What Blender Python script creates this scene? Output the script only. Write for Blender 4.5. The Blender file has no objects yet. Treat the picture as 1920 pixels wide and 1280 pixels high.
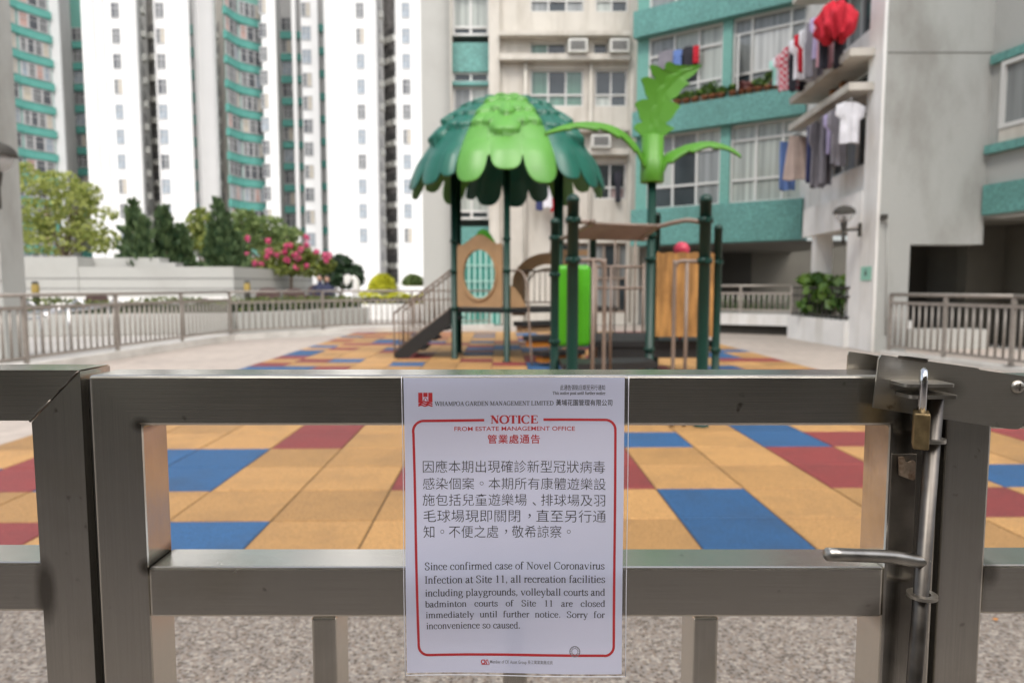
import bpy, bmesh, math, random
from math import sin, cos, tan, atan, pi, radians, sqrt
from mathutils import Vector, Matrix

S = bpy.context.scene
COL = S.collection
# ------------------------------------------------------------------ camera, world, sun, exposure
CAM_H = 1.144
PITCH = atan(103.0 / 1280.0)
cd = bpy.data.cameras.new("camera")
cam = bpy.data.objects.new("camera", cd)
COL.objects.link(cam)
cam.location = (0, 0, CAM_H)
cam.rotation_euler = (pi / 2 - PITCH, 0, 0)
cd.sensor_width = 36.0
cd.lens = 24.0
cd.clip_start = 0.02
cd.clip_end = 2000
cd.dof.use_dof = True
cd.dof.focus_distance = 0.68
cd.dof.aperture_fstop = 6.0
cd.dof.aperture_blades = 0
S.camera = cam

SUN_EL, SUN_AZ = radians(52), radians(-32)      # azimuth: sun stands behind the camera, to the left
w = bpy.data.worlds.new("World")
S.world = w
w.use_nodes = True
nt = w.node_tree
nt.nodes.clear()
wo = nt.nodes.new('ShaderNodeOutputWorld')
bg = nt.nodes.new('ShaderNodeBackground')
sk = nt.nodes.new('ShaderNodeTexSky')
sk.sky_type = 'NISHITA'
sk.sun_disc = False
sk.sun_elevation = SUN_EL
sk.sun_rotation = pi + SUN_AZ
sk.air_density = 1.0
sk.dust_density = 4.0
sk.ozone_density = 1.0
bg.inputs['Strength'].default_value = 0.15
hs = nt.nodes.new('ShaderNodeHueSaturation')      # thin overcast: the blue is mostly washed out
hs.inputs['Saturation'].default_value = 0.45
nt.links.new(sk.outputs[0], hs.inputs['Color'])
nt.links.new(hs.outputs[0], bg.inputs[0])
nt.links.new(bg.outputs[0], wo.inputs[0])

sl = bpy.data.lights.new("sun", 'SUN')
sl.energy = 1.0
sl.angle = radians(16)
sl.color = (1.0, 0.95, 0.87)
sun = bpy.data.objects.new("sun", sl)
COL.objects.link(sun)
# direction the light travels
sd = Vector((-sin(SUN_AZ) * cos(SUN_EL), cos(SUN_AZ) * cos(SUN_EL), -sin(SUN_EL)))
sun.rotation_euler = sd.to_track_quat('-Z', 'Y').to_euler()
sun.location = (-20, -30, 60)

S.view_settings.view_transform = 'Standard'
S.view_settings.look = 'None'
S.view_settings.exposure = 1.0
S.view_settings.gamma = 1.0
S.render.engine = 'CYCLES'
S.cycles.use_denoising = True
S.cycles.max_bounces = 6
S.cycles.transparent_max_bounces = 12
S.cycles.caustics_reflective = False
S.cycles.caustics_refractive = False
S.cycles.sample_clamp_indirect = 6.0

# ------------------------------------------------------------------ layout helpers
def W(px, py, Y):
    """point on the upright plane at distance Y that the photograph shows at pixel px,py"""
    a = atan((640.0 - py) / 1280.0) - PITCH
    z = CAM_H + Y * tan(a)
    dep = Y * cos(PITCH) - (z - CAM_H) * sin(PITCH)
    return Vector(((px - 960.0) / 1280.0 * dep, Y, z))
def WZ(py, Y): return W(960, py, Y).z
def WX(px, py, Y): return W(px, py, Y).x
def G(px, py, z=0.0):
    a = PITCH - atan((640.0 - py) / 1280.0)
    Y = (CAM_H - z) / tan(a)
    return W(px, py, Y)

# ------------------------------------------------------------------ object helpers
def tag(o, label=None, cat=None, group=None, kind=None):
    if label: o['label'] = label
    if cat: o['category'] = cat
    if group: o['group'] = group
    if kind: o['kind'] = kind
    return o
def thing(name, label, cat, loc=(0, 0, 0), rz=0.0, group=None):
    o = bpy.data.objects.new(name, None)
    o.empty_display_size = 0.1
    COL.objects.link(o)
    o.location = loc
    o.rotation_euler = (0, 0, rz)
    return tag(o, label, cat, group)
def copy_tree(o, parent=None):
    c = o.copy()
    COL.objects.link(c)
    c.parent = parent
    for ch in list(o.children):
        copy_tree(ch, c)
    return c

class MB:
    """collects faces; build() links them as one mesh object"""
    def __init__(s):
        s.v = []; s.f = []; s.m = []; s.sm = []
    def add(s, vs, fs, m=0, smooth=False):
        b = len(s.v)
        s.v += [tuple(p) for p in vs]
        for f in fs:
            s.f.append([b + i for i in f]); s.m.append(m); s.sm.append(smooth)
        return s
    def box(s, x0, y0, z0, x1, y1, z1, m=0, M=None):
        vs = [(x0, y0, z0), (x1, y0, z0), (x1, y1, z0), (x0, y1, z0), (x0, y0, z1), (x1, y0, z1), (x1, y1, z1), (x0, y1, z1)]
        if M is not None: vs = [M @ Vector(p) for p in vs]
        return s.add(vs, [(0, 3, 2, 1), (4, 5, 6, 7), (0, 1, 5, 4), (1, 2, 6, 5), (2, 3, 7, 6), (3, 0, 4, 7)], m)
    def bbox(s, x0, y0, z0, x1, y1, z1, b=0.004, m=0, M=None, seg=2):
        """bevelled box"""
        bm = bmesh.new()
        bmesh.ops.create_cube(bm, size=1)
        for v in bm.verts:
            v.co = Vector(((x0 + x1) / 2 + v.co.x * (x1 - x0), (y0 + y1) / 2 + v.co.y * (y1 - y0), (z0 + z1) / 2 + v.co.z * (z1 - z0)))
        bmesh.ops.bevel(bm, geom=bm.edges[:] , offset=b, segments=seg, affect='EDGES', profile=0.5)
        return s.bm(bm, m, M, smooth=False)
    def bm(s, bm, m=0, M=None, smooth=False):
        bm.verts.index_update()
        vs = [(M @ v.co if M is not None else v.co.copy()) for v in bm.verts]
        fs = [[v.index for v in f.verts] for f in bm.faces]
        bm.free()
        return s.add(vs, fs, m, smooth)
    def tube(s, pts, r, n=10, m=0, cap=True, smooth=True):
        pts = [Vector(p) for p in pts]
        rs = r if isinstance(r, (list, tuple)) else [r] * len(pts)
        vs, fs = [], []
        T = []
        for i in range(len(pts)):
            a = pts[max(0, i - 1)]; b = pts[min(len(pts) - 1, i + 1)]
            T.append((b - a).normalized())
        up = Vector((0, 0, 1)) if abs(T[0].z) < 0.9 else Vector((1, 0, 0))
        N = T[0].cross(up).normalized()
        for i, p in enumerate(pts):
            if i:
                N = (N - T[i] * N.dot(T[i]))
                N = N.normalized() if N.length > 1e-6 else T[i].orthogonal().normalized()
            B = T[i].cross(N)
            for k in range(n):
                a = 2 * pi * k / n
                vs.append(p + (N * cos(a) + B * sin(a)) * rs[i])
        for i in range(len(pts) - 1):
            for k in range(n):
                k2 = (k + 1) % n
                fs.append((i * n + k, i * n + k2, (i + 1) * n + k2, (i + 1) * n + k))
        s.add(vs, fs, m, smooth)
        if cap:
            s.add(vs[:n], [list(range(n))[::-1]], m)
            s.add(vs[-n:], [list(range(n))], m)
        return s
    def lathe(s, prof, c=(0, 0, 0), n=24, m=0, smooth=True, M=None, a0=0.0):
        vs, fs = [], []
        for (r, z) in prof:
            for k in range(n):
                a = a0 + 2 * pi * k / n
                p = Vector((c[0] + r * cos(a), c[1] + r * sin(a), c[2] + z))
                vs.append(M @ p if M is not None else p)
        for i in range(len(prof) - 1):
            for k in range(n):
                k2 = (k + 1) % n
                fs.append((i * n + k, i * n + k2, (i + 1) * n + k2, (i + 1) * n + k))
        s.add(vs, fs, m, smooth)
        return s
    def prism(s, poly, y0, y1, m=0, M=None, axis='y', smooth=False):
        """outline given in the x-z plane, pushed from y0 to y1"""
        n = len(poly)
        vs = [(p[0], y0, p[1]) for p in poly] + [(p[0], y1, p[1]) for p in poly]
        if axis == 'x': vs = [(v[1], v[0], v[2]) for v in vs]
        if axis == 'z': vs = [(v[0], v[2], v[1]) for v in vs]
        if M is not None: vs = [M @ Vector(v) for v in vs]
        fs = [list(range(n)), list(range(2 * n - 1, n - 1, -1))] + [(i, i + n, (i + 1) % n + n, (i + 1) % n) for i in range(n)]
        return s.add(vs, fs, m, smooth)
    def build(s, name, mats, parent=None, label=None, cat=None, group=None, kind=None, fix=True, loc=None):
        me = bpy.data.meshes.new(name)
        me.from_pydata(s.v, [], s.f)
        if not isinstance(mats, (list, tuple)): mats = [mats]
        for mm in mats: me.materials.append(mm)
        me.polygons.foreach_set('material_index', s.m)
        me.polygons.foreach_set('use_smooth', s.sm)
        me.update()
        if fix:
            b = bmesh.new(); b.from_mesh(me)
            bmesh.ops.remove_doubles(b, verts=b.verts, dist=1e-6)
            bmesh.ops.recalc_face_normals(b, faces=b.faces)
            b.to_mesh(me); b.free()
        o = bpy.data.objects.new(name, me)
        COL.objects.link(o)
        if loc is not None: o.location = loc
        if parent is not None: o.parent = parent
        return tag(o, label, cat, group, kind)

def spline(pts, n=8):
    """Catmull-Rom through the points"""
    P = [Vector(p) for p in pts]
    if len(P) < 3: return P
    Q = [P[0] * 2 - P[1]] + P + [P[-1] * 2 - P[-2]]
    out = []
    for i in range(1, len(Q) - 2):
        a, b, c, d = Q[i - 1], Q[i], Q[i + 1], Q[i + 2]
        for k in range(n):
            t = k / n
            out.append(0.5 * ((2 * b) + (c - a) * t + (2 * a - 5 * b + 4 * c - d) * t * t + (3 * b - a - 3 * c + d) * t ** 3))
    out.append(P[-1])
    return out

# ------------------------------------------------------------------ materials
MATS = {}
def mat(name, col, rough=0.6, metal=0.0, vary=0.0, scale=5.0, bump=0.0, bscale=40.0, spec=0.5, stretch=None, dirt=None, dscale=1.5, coat=0.0, rvary=0.0, damt=0.5, streak=None):
    if name in MATS: return MATS[name]
    m = bpy.data.materials.new(name)
    m.use_nodes = True
    t = m.node_tree; N = t.nodes; L = t.links
    b = N['Principled BSDF']
    b.inputs['Base Color'].default_value = (*col, 1)
    b.inputs['Roughness'].default_value = rough
    b.inputs['Metallic'].default_value = metal
    b.inputs['Specular IOR Level'].default_value = spec
    if coat: b.inputs['Coat Weight'].default_value = coat
    tc = N.new('ShaderNodeTexCoord')
    src = tc.outputs['Object']
    if stretch:
        mp = N.new('ShaderNodeMapping'); mp.inputs['Scale'].default_value = stretch
        L.new(src, mp.inputs[0]); sv = mp.outputs[0]
    else: sv = src
    cur = None
    if vary:
        n1 = N.new('ShaderNodeTexNoise'); n1.inputs['Scale'].default_value = scale; n1.inputs['Detail'].default_value = 6
        L.new(sv, n1.inputs['Vector'])
        mr = N.new('ShaderNodeMapRange')
        mr.inputs['From Min'].default_value = 0.3; mr.inputs['From Max'].default_value = 0.7
        mr.inputs['To Min'].default_value = 1 - vary; mr.inputs['To Max'].default_value = 1 + vary
        L.new(n1.outputs[0], mr.inputs[0])
        mx = N.new('ShaderNodeMix'); mx.data_type = 'RGBA'; mx.blend_type = 'MULTIPLY'; mx.inputs[0].default_value = 1.0
        mx.inputs[6].default_value = (*col, 1)
        L.new(mr.outputs[0], mx.inputs[7]); cur = mx.outputs[2]
    if dirt:
        n2 = N.new('ShaderNodeTexNoise'); n2.inputs['Scale'].default_value = dscale; n2.inputs['Detail'].default_value = 8; n2.inputs['Roughness'].default_value = 0.65
        if streak:
            mq = N.new('ShaderNodeMapping'); mq.inputs['Scale'].default_value = streak
            L.new(src, mq.inputs[0]); L.new(mq.outputs[0], n2.inputs['Vector'])
        else: L.new(src, n2.inputs['Vector'])
        mr2 = N.new('ShaderNodeMapRange'); mr2.inputs['From Min'].default_value = 0.48; mr2.inputs['From Max'].default_value = 0.72
        mr2.inputs['To Max'].default_value = damt
        L.new(n2.outputs[0], mr2.inputs[0])
        mx2 = N.new('ShaderNodeMix'); mx2.data_type = 'RGBA'
        L.new(mr2.outputs[0], mx2.inputs[0])
        if cur: L.new(cur, mx2.inputs[6])
        else: mx2.inputs[6].default_value = (*col, 1)
        mx2.inputs[7].default_value = (*dirt, 1); cur = mx2.outputs[2]
    if cur: L.new(cur, b.inputs['Base Color'])
    if rvary:
        n4 = N.new('ShaderNodeTexNoise'); n4.inputs['Scale'].default_value = scale; n4.inputs['Detail'].default_value = 5
        L.new(sv, n4.inputs['Vector'])
        mr4 = N.new('ShaderNodeMapRange'); mr4.inputs['To Min'].default_value = rough - rvary; mr4.inputs['To Max'].default_value = rough + rvary
        L.new(n4.outputs[0], mr4.inputs[0]); L.new(mr4.outputs[0], b.inputs['Roughness'])
    if bump:
        n3 = N.new('ShaderNodeTexNoise'); n3.inputs['Scale'].default_value = bscale; n3.inputs['Detail'].default_value = 4
        L.new(sv, n3.inputs['Vector'])
        bp = N.new('ShaderNodeBump'); bp.inputs['Strength'].default_value = bump; bp.inputs['Distance'].default_value = 0.01
        L.new(n3.outputs[0], bp.inputs['Height']); L.new(bp.outputs[0], b.inputs['Normal'])
    MATS[name] = m
    return m

def steel(name, axis, col=(0.72, 0.69, 0.63), rough=0.21, soot_shade=()):
    """brushed stainless steel, grain along one axis, with smudges, dark weld marks and painted shade at the lock"""
    if name in MATS: return MATS[name]
    m = bpy.data.materials.new(name); m.use_nodes = True
    t = m.node_tree; N = t.nodes; L = t.links
    b = N['Principled BSDF']
    b.inputs['Metallic'].default_value = 1.0
    tc = N.new('ShaderNodeTexCoord')
    mp = N.new('ShaderNodeMapping')
    sc = [1500, 1500, 1500]; sc['xyz'.index(axis)] = 9
    mp.inputs['Scale'].default_value = sc
    L.new(tc.outputs['Object'], mp.inputs[0])
    g = N.new('ShaderNodeTexNoise'); g.inputs['Scale'].default_value = 1.0; g.inputs['Detail'].default_value = 3
    L.new(mp.outputs[0], g.inputs['Vector'])
    sm = N.new('ShaderNodeTexNoise'); sm.inputs['Scale'].default_value = 9.0; sm.inputs['Detail'].default_value = 8; sm.inputs['Roughness'].default_value = 0.6
    L.new(tc.outputs['Object'], sm.inputs['Vector'])
    sp = N.new('ShaderNodeTexNoise'); sp.inputs['Scale'].default_value = 55.0; sp.inputs['Detail'].default_value = 4
    L.new(tc.outputs['Object'], sp.inputs['Vector'])
    cr = N.new('ShaderNodeMapRange'); cr.inputs['From Min'].default_value = 0.35; cr.inputs['From Max'].default_value = 0.65
    cr.inputs['To Min'].default_value = 0.93; cr.inputs['To Max'].default_value = 1.04
    L.new(g.outputs[0], cr.inputs[0])
    mx = N.new('ShaderNodeMix'); mx.data_type = 'RGBA'; mx.blend_type = 'MULTIPLY'; mx.inputs[0].default_value = 1
    mx.inputs[6].default_value = (*col, 1); L.new(cr.outputs[0], mx.inputs[7])
    dr = N.new('ShaderNodeMapRange'); dr.inputs['From Min'].default_value = 0.52; dr.inputs['From Max'].default_value = 0.75; dr.inputs['To Max'].default_value = 0.45
    L.new(sm.outputs[0], dr.inputs[0])
    m2 = N.new('ShaderNodeMix'); m2.data_type = 'RGBA'; L.new(dr.outputs[0], m2.inputs[0]); L.new(mx.outputs[2], m2.inputs[6])
    m2.inputs[7].default_value = (col[0] * 0.62, col[1] * 0.58, col[2] * 0.5, 1)
    d2 = N.new('ShaderNodeMapRange'); d2.inputs['From Min'].default_value = 0.70; d2.inputs['From Max'].default_value = 0.78; d2.inputs['To Max'].default_value = 0.7
    L.new(sp.outputs[0], d2.inputs[0])
    m3 = N.new('ShaderNodeMix'); m3.data_type = 'RGBA'; L.new(d2.outputs[0], m3.inputs[0]); L.new(m2.outputs[2], m3.inputs[6])
    m3.inputs[7].default_value = (0.16, 0.13, 0.10, 1)
    cur = m3.outputs[2]
    for (cx, cz, rx, rz, amt) in soot_shade:           # weld grime and painted shade from the latch plate, ragged outline
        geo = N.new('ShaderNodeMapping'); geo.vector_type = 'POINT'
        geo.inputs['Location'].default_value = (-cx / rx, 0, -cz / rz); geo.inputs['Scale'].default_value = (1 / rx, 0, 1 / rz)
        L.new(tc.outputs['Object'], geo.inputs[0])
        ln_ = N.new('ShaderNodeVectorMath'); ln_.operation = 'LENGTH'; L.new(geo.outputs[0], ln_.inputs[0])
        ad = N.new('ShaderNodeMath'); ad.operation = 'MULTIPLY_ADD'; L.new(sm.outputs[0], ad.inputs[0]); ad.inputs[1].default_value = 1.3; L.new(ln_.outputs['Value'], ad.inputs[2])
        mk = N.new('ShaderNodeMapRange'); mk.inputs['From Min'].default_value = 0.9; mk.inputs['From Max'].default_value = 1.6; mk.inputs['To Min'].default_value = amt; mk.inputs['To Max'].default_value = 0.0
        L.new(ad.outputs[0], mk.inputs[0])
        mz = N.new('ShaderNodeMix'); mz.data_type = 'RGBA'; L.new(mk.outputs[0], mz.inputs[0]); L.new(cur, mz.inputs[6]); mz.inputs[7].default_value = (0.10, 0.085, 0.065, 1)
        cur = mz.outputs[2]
    L.new(cur, b.inputs['Base Color'])
    rr = N.new('ShaderNodeMapRange'); rr.inputs['To Min'].default_value = rough - 0.07; rr.inputs['To Max'].default_value = rough + 0.12
    L.new(sm.outputs[0], rr.inputs[0]); L.new(rr.outputs[0], b.inputs['Roughness'])
    bp = N.new('ShaderNodeBump'); bp.inputs['Strength'].default_value = 0.12; bp.inputs['Distance'].default_value = 0.0006
    L.new(g.outputs[0], bp.inputs['Height']); L.new(bp.outputs[0], b.inputs['Normal'])
    MATS[name] = m
    return m

def pebble(name):
    """exposed aggregate: small pebbles set in grey cement"""
    m = bpy.data.materials.new(name); m.use_nodes = True
    t = m.node_tree; N = t.nodes; L = t.links
    b = N['Principled BSDF']; b.inputs['Roughness'].default_value = 0.7
    tc = N.new('ShaderNodeTexCoord')
    v = N.new('ShaderNodeTexVoronoi'); v.inputs['Scale'].default_value = 95
    L.new(tc.outputs['Object'], v.inputs['Vector'])
    sep = N.new('ShaderNodeSeparateColor'); L.new(v.outputs['Color'], sep.inputs[0])
    cr = N.new('ShaderNodeValToRGB')
    e = cr.color_ramp.elements
    e[0].position = 0.0; e[0].color = (0.07, 0.05, 0.036, 1)
    e[1].position = 1.0; e[1].color = (0.48, 0.44, 0.39, 1)
    for p, c in ((0.3, (0.16, 0.12, 0.09)), (0.55, (0.225, 0.185, 0.15)), (0.8, (0.32, 0.28, 0.235))):
        x = e.new(p); x.color = (*c, 1)
    cr.color_ramp.interpolation = 'CONSTANT'
    L.new(sep.outputs[0], cr.inputs[0])
    mr = N.new('ShaderNodeMapRange'); mr.inputs['From Min'].default_value = 0.35; mr.inputs['From Max'].default_value = 0.75
    L.new(v.outputs['Distance'], mr.inputs[0])
    mx = N.new('ShaderNodeMix'); mx.data_type = 'RGBA'; L.new(mr.outputs[0], mx.inputs[0]); L.new(cr.outputs[0], mx.inputs[6])
    mx.inputs[7].default_value = (0.20, 0.18, 0.16, 1)
    n = N.new('ShaderNodeTexNoise'); n.inputs['Scale'].default_value = 1.3; n.inputs['Detail'].default_value = 6
    L.new(tc.outputs['Object'], n.inputs['Vector'])
    m4 = N.new('ShaderNodeMapRange'); m4.inputs['To Min'].default_value = 0.8; m4.inputs['To Max'].default_value = 1.25; L.new(n.outputs[0], m4.inputs[0])
    m5 = N.new('ShaderNodeMix'); m5.data_type = 'RGBA'; m5.blend_type = 'MULTIPLY'; m5.inputs[0].default_value = 1
    L.new(mx.outputs[2], m5.inputs[6]); L.new(m4.outputs[0], m5.inputs[7])
    L.new(m5.outputs[2], b.inputs['Base Color'])
    bp = N.new('ShaderNodeBump'); bp.inputs['Strength'].default_value = 0.6; bp.inputs['Distance'].default_value = 0.003; bp.invert = True
    L.new(v.outputs['Distance'], bp.inputs['Height']); L.new(bp.outputs[0], b.inputs['Normal'])
    return m

M_white = mat('white_wall', (0.84, 0.83, 0.81), 0.75, vary=0.06, scale=2.0, dirt=(0.48, 0.45, 0.38), dscale=1.2, bump=0.1, bscale=60, damt=0.6, streak=(1.8, 1.8, 0.25))
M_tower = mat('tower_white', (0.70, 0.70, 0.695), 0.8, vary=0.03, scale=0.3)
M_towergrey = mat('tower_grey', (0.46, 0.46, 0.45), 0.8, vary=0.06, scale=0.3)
M_beige = mat('beige_render', (0.56, 0.53, 0.475), 0.8, vary=0.07, scale=1.5, dirt=(0.30, 0.265, 0.21), dscale=1.1, damt=0.7, streak=(1.6, 1.6, 0.3))
M_granite = mat('grey_granite_wall', (0.40, 0.405, 0.385), 0.7, vary=0.09, scale=90.0, dirt=(0.165, 0.15, 0.125), dscale=0.75, bump=0.12, bscale=120, damt=0.65, streak=(1, 1, 0.4))
M_paleg = mat('pale_granite', (0.42, 0.42, 0.395), 0.7, vary=0.08, scale=60.0, dirt=(0.30, 0.29, 0.27), dscale=0.5, damt=0.4)
M_teal = mat('teal_mosaic', (0.115, 0.295, 0.268), 0.45, vary=0.30, scale=16.0, dirt=(0.085, 0.21, 0.185), dscale=0.9, bump=0.1, bscale=90, damt=0.6)
M_tealpier = mat('teal_pier', (0.15, 0.36, 0.31), 0.5, vary=0.10, scale=12.0)
M_tealtower = mat('teal_tower_band', (0.10, 0.33, 0.285), 0.6, vary=0.08, scale=1.0)
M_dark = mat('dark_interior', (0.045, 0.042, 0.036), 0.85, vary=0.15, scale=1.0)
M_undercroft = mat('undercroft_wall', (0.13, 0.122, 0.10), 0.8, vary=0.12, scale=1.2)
M_frame = mat('window_frame_grey', (0.60, 0.60, 0.58), 0.4)
M_glass = mat('window_glass_dark', (0.035, 0.045, 0.05), 0.08, spec=0.6, vary=0.5, scale=0.8)
M_metal = mat('rail_metal', (0.30, 0.27, 0.24), 0.5, metal=0.25, vary=0.12, scale=12)
M_railw = mat('kerb_white', (0.62, 0.60, 0.56), 0.8, vary=0.08, scale=3.0, dirt=(0.35, 0.33, 0.3), dscale=2.0)

def keep_world(o, parent):
    """parent a mesh that was drawn in world coordinates"""
    o.parent = parent
    o.matrix_parent_inverse = (Matrix.Translation(parent.location) @ parent.rotation_euler.to_matrix().to_4x4()).inverted()
    return o
def part(mb, name, mats, parent, label=None, kind=None, fix=True):
    o = mb.build(name, mats, label=label, kind=kind, fix=fix)
    return keep_world(o, parent)

# ------------------------------------------------------------------ ground
M_pebble = pebble('pebble_wash')
M_pave = mat('pink_grey_paving', (0.40, 0.345, 0.30), 0.75, vary=0.12, scale=6.0, dirt=(0.27, 0.235, 0.21), dscale=0.6, bump=0.15, bscale=150, damt=0.5)
M_earth = mat('far_paving', (0.42, 0.40, 0.37), 0.85, vary=0.08, scale=0.4)
MB().add([(-260, -60, -0.012), (260, -60, -0.012), (260, 420, -0.012), (-260, 420, -0.012)], [(0, 1, 2, 3)]).build('ground', M_earth, kind='structure')
MB().add([(-12, -6, -0.004), (12, -6, -0.004), (12, 2.39, -0.004), (-12, 2.39, -0.004)], [(0, 1, 2, 3)]).build('entrance_path', M_pebble, kind='structure')
MB().add([(-6.35, 2.392, -0.004), (9.0, 2.392, -0.004), (9.0, 20.2, -0.004), (0.6, 20.2, -0.004), (-6.35, 14.2, -0.004)], [(0, 1, 2, 3, 4)]).build('playground_pavement', M_pave, kind='structure')

# rubber safety tiles, half a metre square, each a bevelled slab
def rubber(name, col):
    m = mat(name, col, 0.60, vary=0.36, scale=120, dirt=tuple(c * 0.55 + 0.015 for c in col), dscale=2.2, bump=0.4, bscale=300, damt=0.65, spec=0.48)
    t = m.node_tree; b = t.nodes['Principled BSDF']                   # each tile has faded a little differently
    g = t.nodes.new('ShaderNodeNewGeometry'); mr = t.nodes.new('ShaderNodeMapRange'); mr.inputs['To Min'].default_value = 0.80; mr.inputs['To Max'].default_value = 1.16
    t.links.new(g.outputs['Random Per Island'], mr.inputs[0])
    mx = t.nodes.new('ShaderNodeMix'); mx.data_type = 'RGBA'; mx.blend_type = 'MULTIPLY'; mx.inputs[0].default_value = 1
    src = b.inputs['Base Color'].links[0].from_socket
    t.links.new(src, mx.inputs[6]); t.links.new(mr.outputs[0], mx.inputs[7]); t.links.new(mx.outputs[2], b.inputs['Base Color'])
    return m
MR = [rubber('rubber_yellow', (0.40, 0.222, 0.080)), rubber('rubber_red', (0.22, 0.038, 0.036)), rubber('rubber_blue', (0.022, 0.085, 0.20)), mat('tile_joint', (0.075, 0.045, 0.02), 0.9)]
known = {}
def kn(c, *cells):
    for a in cells: known[a] = c
kn(2, (-3, 5), (-4, 7), (-4, 8), (-5, 8), (-5, 7), (-7, 7), (2, 5), (2, 6), (2, 9), (4, 9), (4, 10), (6, 7), (7, 10), (-2, 15), (1, 14))
kn(1, (-3, 9), (-3, 10), (-1, 7), (-6, 7), (-6, 8), (-5, 5), (1, 7), (1, 8), (4, 7), (4, 8), (5, 9), (5, 6), (8, 9))
kn(0, (-5, 10), (-8, 10), (-4, 5), (-2, 5), (-1, 5), (-4, 6), (-3, 6), (-2, 6), (-1, 6), (-3, 7), (-2, 7), (-3, 8), (-2, 8), (-1, 8), (-1, 9), (-2, 9), (-2, 10), (-1, 10), (-4, 9), (-4, 10), (-5, 9), (-7, 8), (-7, 6), (-6, 6), (-5, 6), (-7, 9), (-6, 9), (-6, 10), (-7, 10), (-7, 5), (-6, 5),
   (1, 5), (1, 6), (3, 5), (3, 6), (4, 5), (4, 6), (2, 7), (3, 7), (2, 8), (3, 8), (1, 9), (3, 9), (2, 10), (3, 10), (1, 10), (5, 7), (5, 8), (5, 10), (6, 9), (7, 9), (6, 6), (5, 5), (6, 5), (7, 5), (7, 6), (8, 6), (8, 5), (6, 8), (7, 8), (8, 8), (6, 10))
rt = random.Random(29)
mb = MB()
ang = -22.0 / 1280.0
cA, sA = cos(ang), sin(ang)
for n in range(4, 34):
    for k in range(-7, 9):
        c = known.get((k, n))
        r = rt.random()
        if c is None:
            if n < 11: c = 0 if r < 0.66 else (1 if r < 0.83 else 2)
            else: c = 0 if r < 0.57 else (1 if r < 0.79 else 2)
        x0, y0 = -0.12 + 0.5 * k + 0.0045, 0.27 + 0.5 * n + 0.0045
        x1, y1 = x0 + 0.491, y0 + 0.491
        if n == 4: y0 = 2.40
        h = 0.0055 + rt.random() * 0.001
        e = 0.006
        P = [(x0, y0, -0.003), (x1, y0, -0.003), (x1, y1, -0.003), (x0, y1, -0.003), (x0, y0, h - 0.003), (x1, y0, h - 0.003), (x1, y1, h - 0.003), (x0, y1, h - 0.003),
             (x0 + e, y0 + e, h), (x1 - e, y0 + e, h), (x1 - e, y1 - e, h), (x0 + e, y1 - e, h)]
        P = [(p[0] * cA - p[1] * sA * -1 if False else p[0] + p[1] * ang, p[1] - p[0] * ang, p[2]) for p in P]
        F = [(8, 9, 10, 11), (0, 1, 5, 4), (1, 2, 6, 5), (2, 3, 7, 6), (3, 0, 4, 7), (4, 5, 9, 8), (5, 6, 10, 9), (6, 7, 11, 10), (7, 4, 8, 11)]
        mb.add(P, F, c)
def rot2(x, y): return (x + y * ang, y - x * ang)
q = [(-3.62, 2.398), (4.38, 2.398), (4.38, 17.27), (-3.62, 17.27)]
mb.add([(*rot2(*p), 0.0) for p in q], [(0, 1, 2, 3)], 3)
mb.build('safety_tile_floor', MR, kind='structure', fix=False)

# ------------------------------------------------------------------ stainless steel gate
GY = 0.663          # front face of the gate
GD = 0.050          # tube depth
SOOT_SHADE = [(0.385, 1.0, 0.035, 0.05, 0.85), (0.40, 0.93, 0.030, 0.16, 0.75), (0.395, 0.80, 0.02, 0.10, 0.6), (-0.366, 1.008, 0.012, 0.010, 0.8), (-0.366, 0.864, 0.010, 0.012, 0.8), (-0.468, 0.84, 0.012, 0.04, 0.7), (0.372, 0.815, 0.03, 0.02, 0.5), (0.478, 0.86, 0.012, 0.02, 0.6)]  # shade of the latch plate painted at the lock, plus weld grime
SX, SZ = steel('steel_along', 'x', soot_shade=SOOT_SHADE), steel('steel_upright', 'z', soot_shade=SOOT_SHADE)
M_steeldark = mat('sooty_steel', (0.20, 0.18, 0.155), 0.42, metal=1.0, vary=0.3, scale=30)
def tubebox(x0, x1, z0, z1, y0=GY, y1=GY + GD, b=0.0028): return MB().bbox(x0, y0, z0, x1, y1, z1, b)
gate = thing('gate_leaf', 'wide brushed steel gate leaf that carries the paper notice and the padlocked bolt', 'gate', (0, GY + 0.025, 0))
def frame_ring(x0, x1, z0, z1, t, bot, b=0.0028):
    """welded outer frame: one mitred tube ring, corners ground flush"""
    bm = bmesh.new()
    o = [bm.verts.new((x, GY, z)) for x, z in ((x0, z0), (x1, z0), (x1, z1), (x0, z1))]
    i = [bm.verts.new((x, GY, z)) for x, z in ((x0 + t, z0 + bot), (x1 - t, z0 + bot), (x1 - t, z1 - t), (x0 + t, z1 - t))]
    fs = [bm.faces.new((o[k], o[(k + 1) % 4], i[(k + 1) % 4], i[k])) for k in range(4)]
    ex = bmesh.ops.extrude_face_region(bm, geom=fs)
    for v in [g for g in ex['geom'] if isinstance(g, bmesh.types.BMVert)]: v.co.y += GD
    bmesh.ops.recalc_face_normals(bm, faces=bm.faces)
    ed = [e for e in bm.edges if len(e.link_faces) == 2 and e.calc_face_angle(0) > 0.5]
    bmesh.ops.bevel(bm, geom=ed, offset=b, segments=2, affect='EDGES', profile=0.5)
    q = MB().bm(bm)
    for k, f in enumerate(q.f):
        c = sum((Vector(q.v[i]) for i in f), Vector()) / len(f)
        if min(c.x - x0, x1 - c.x) < min(c.z - z0, z1 - c.z): q.m[k] = 1
    return q
part(frame_ring(-0.4145, 0.4225, 0.05, 1.0575, 0.0500, 0.05), 'frame', [SX, SZ], gate)
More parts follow.
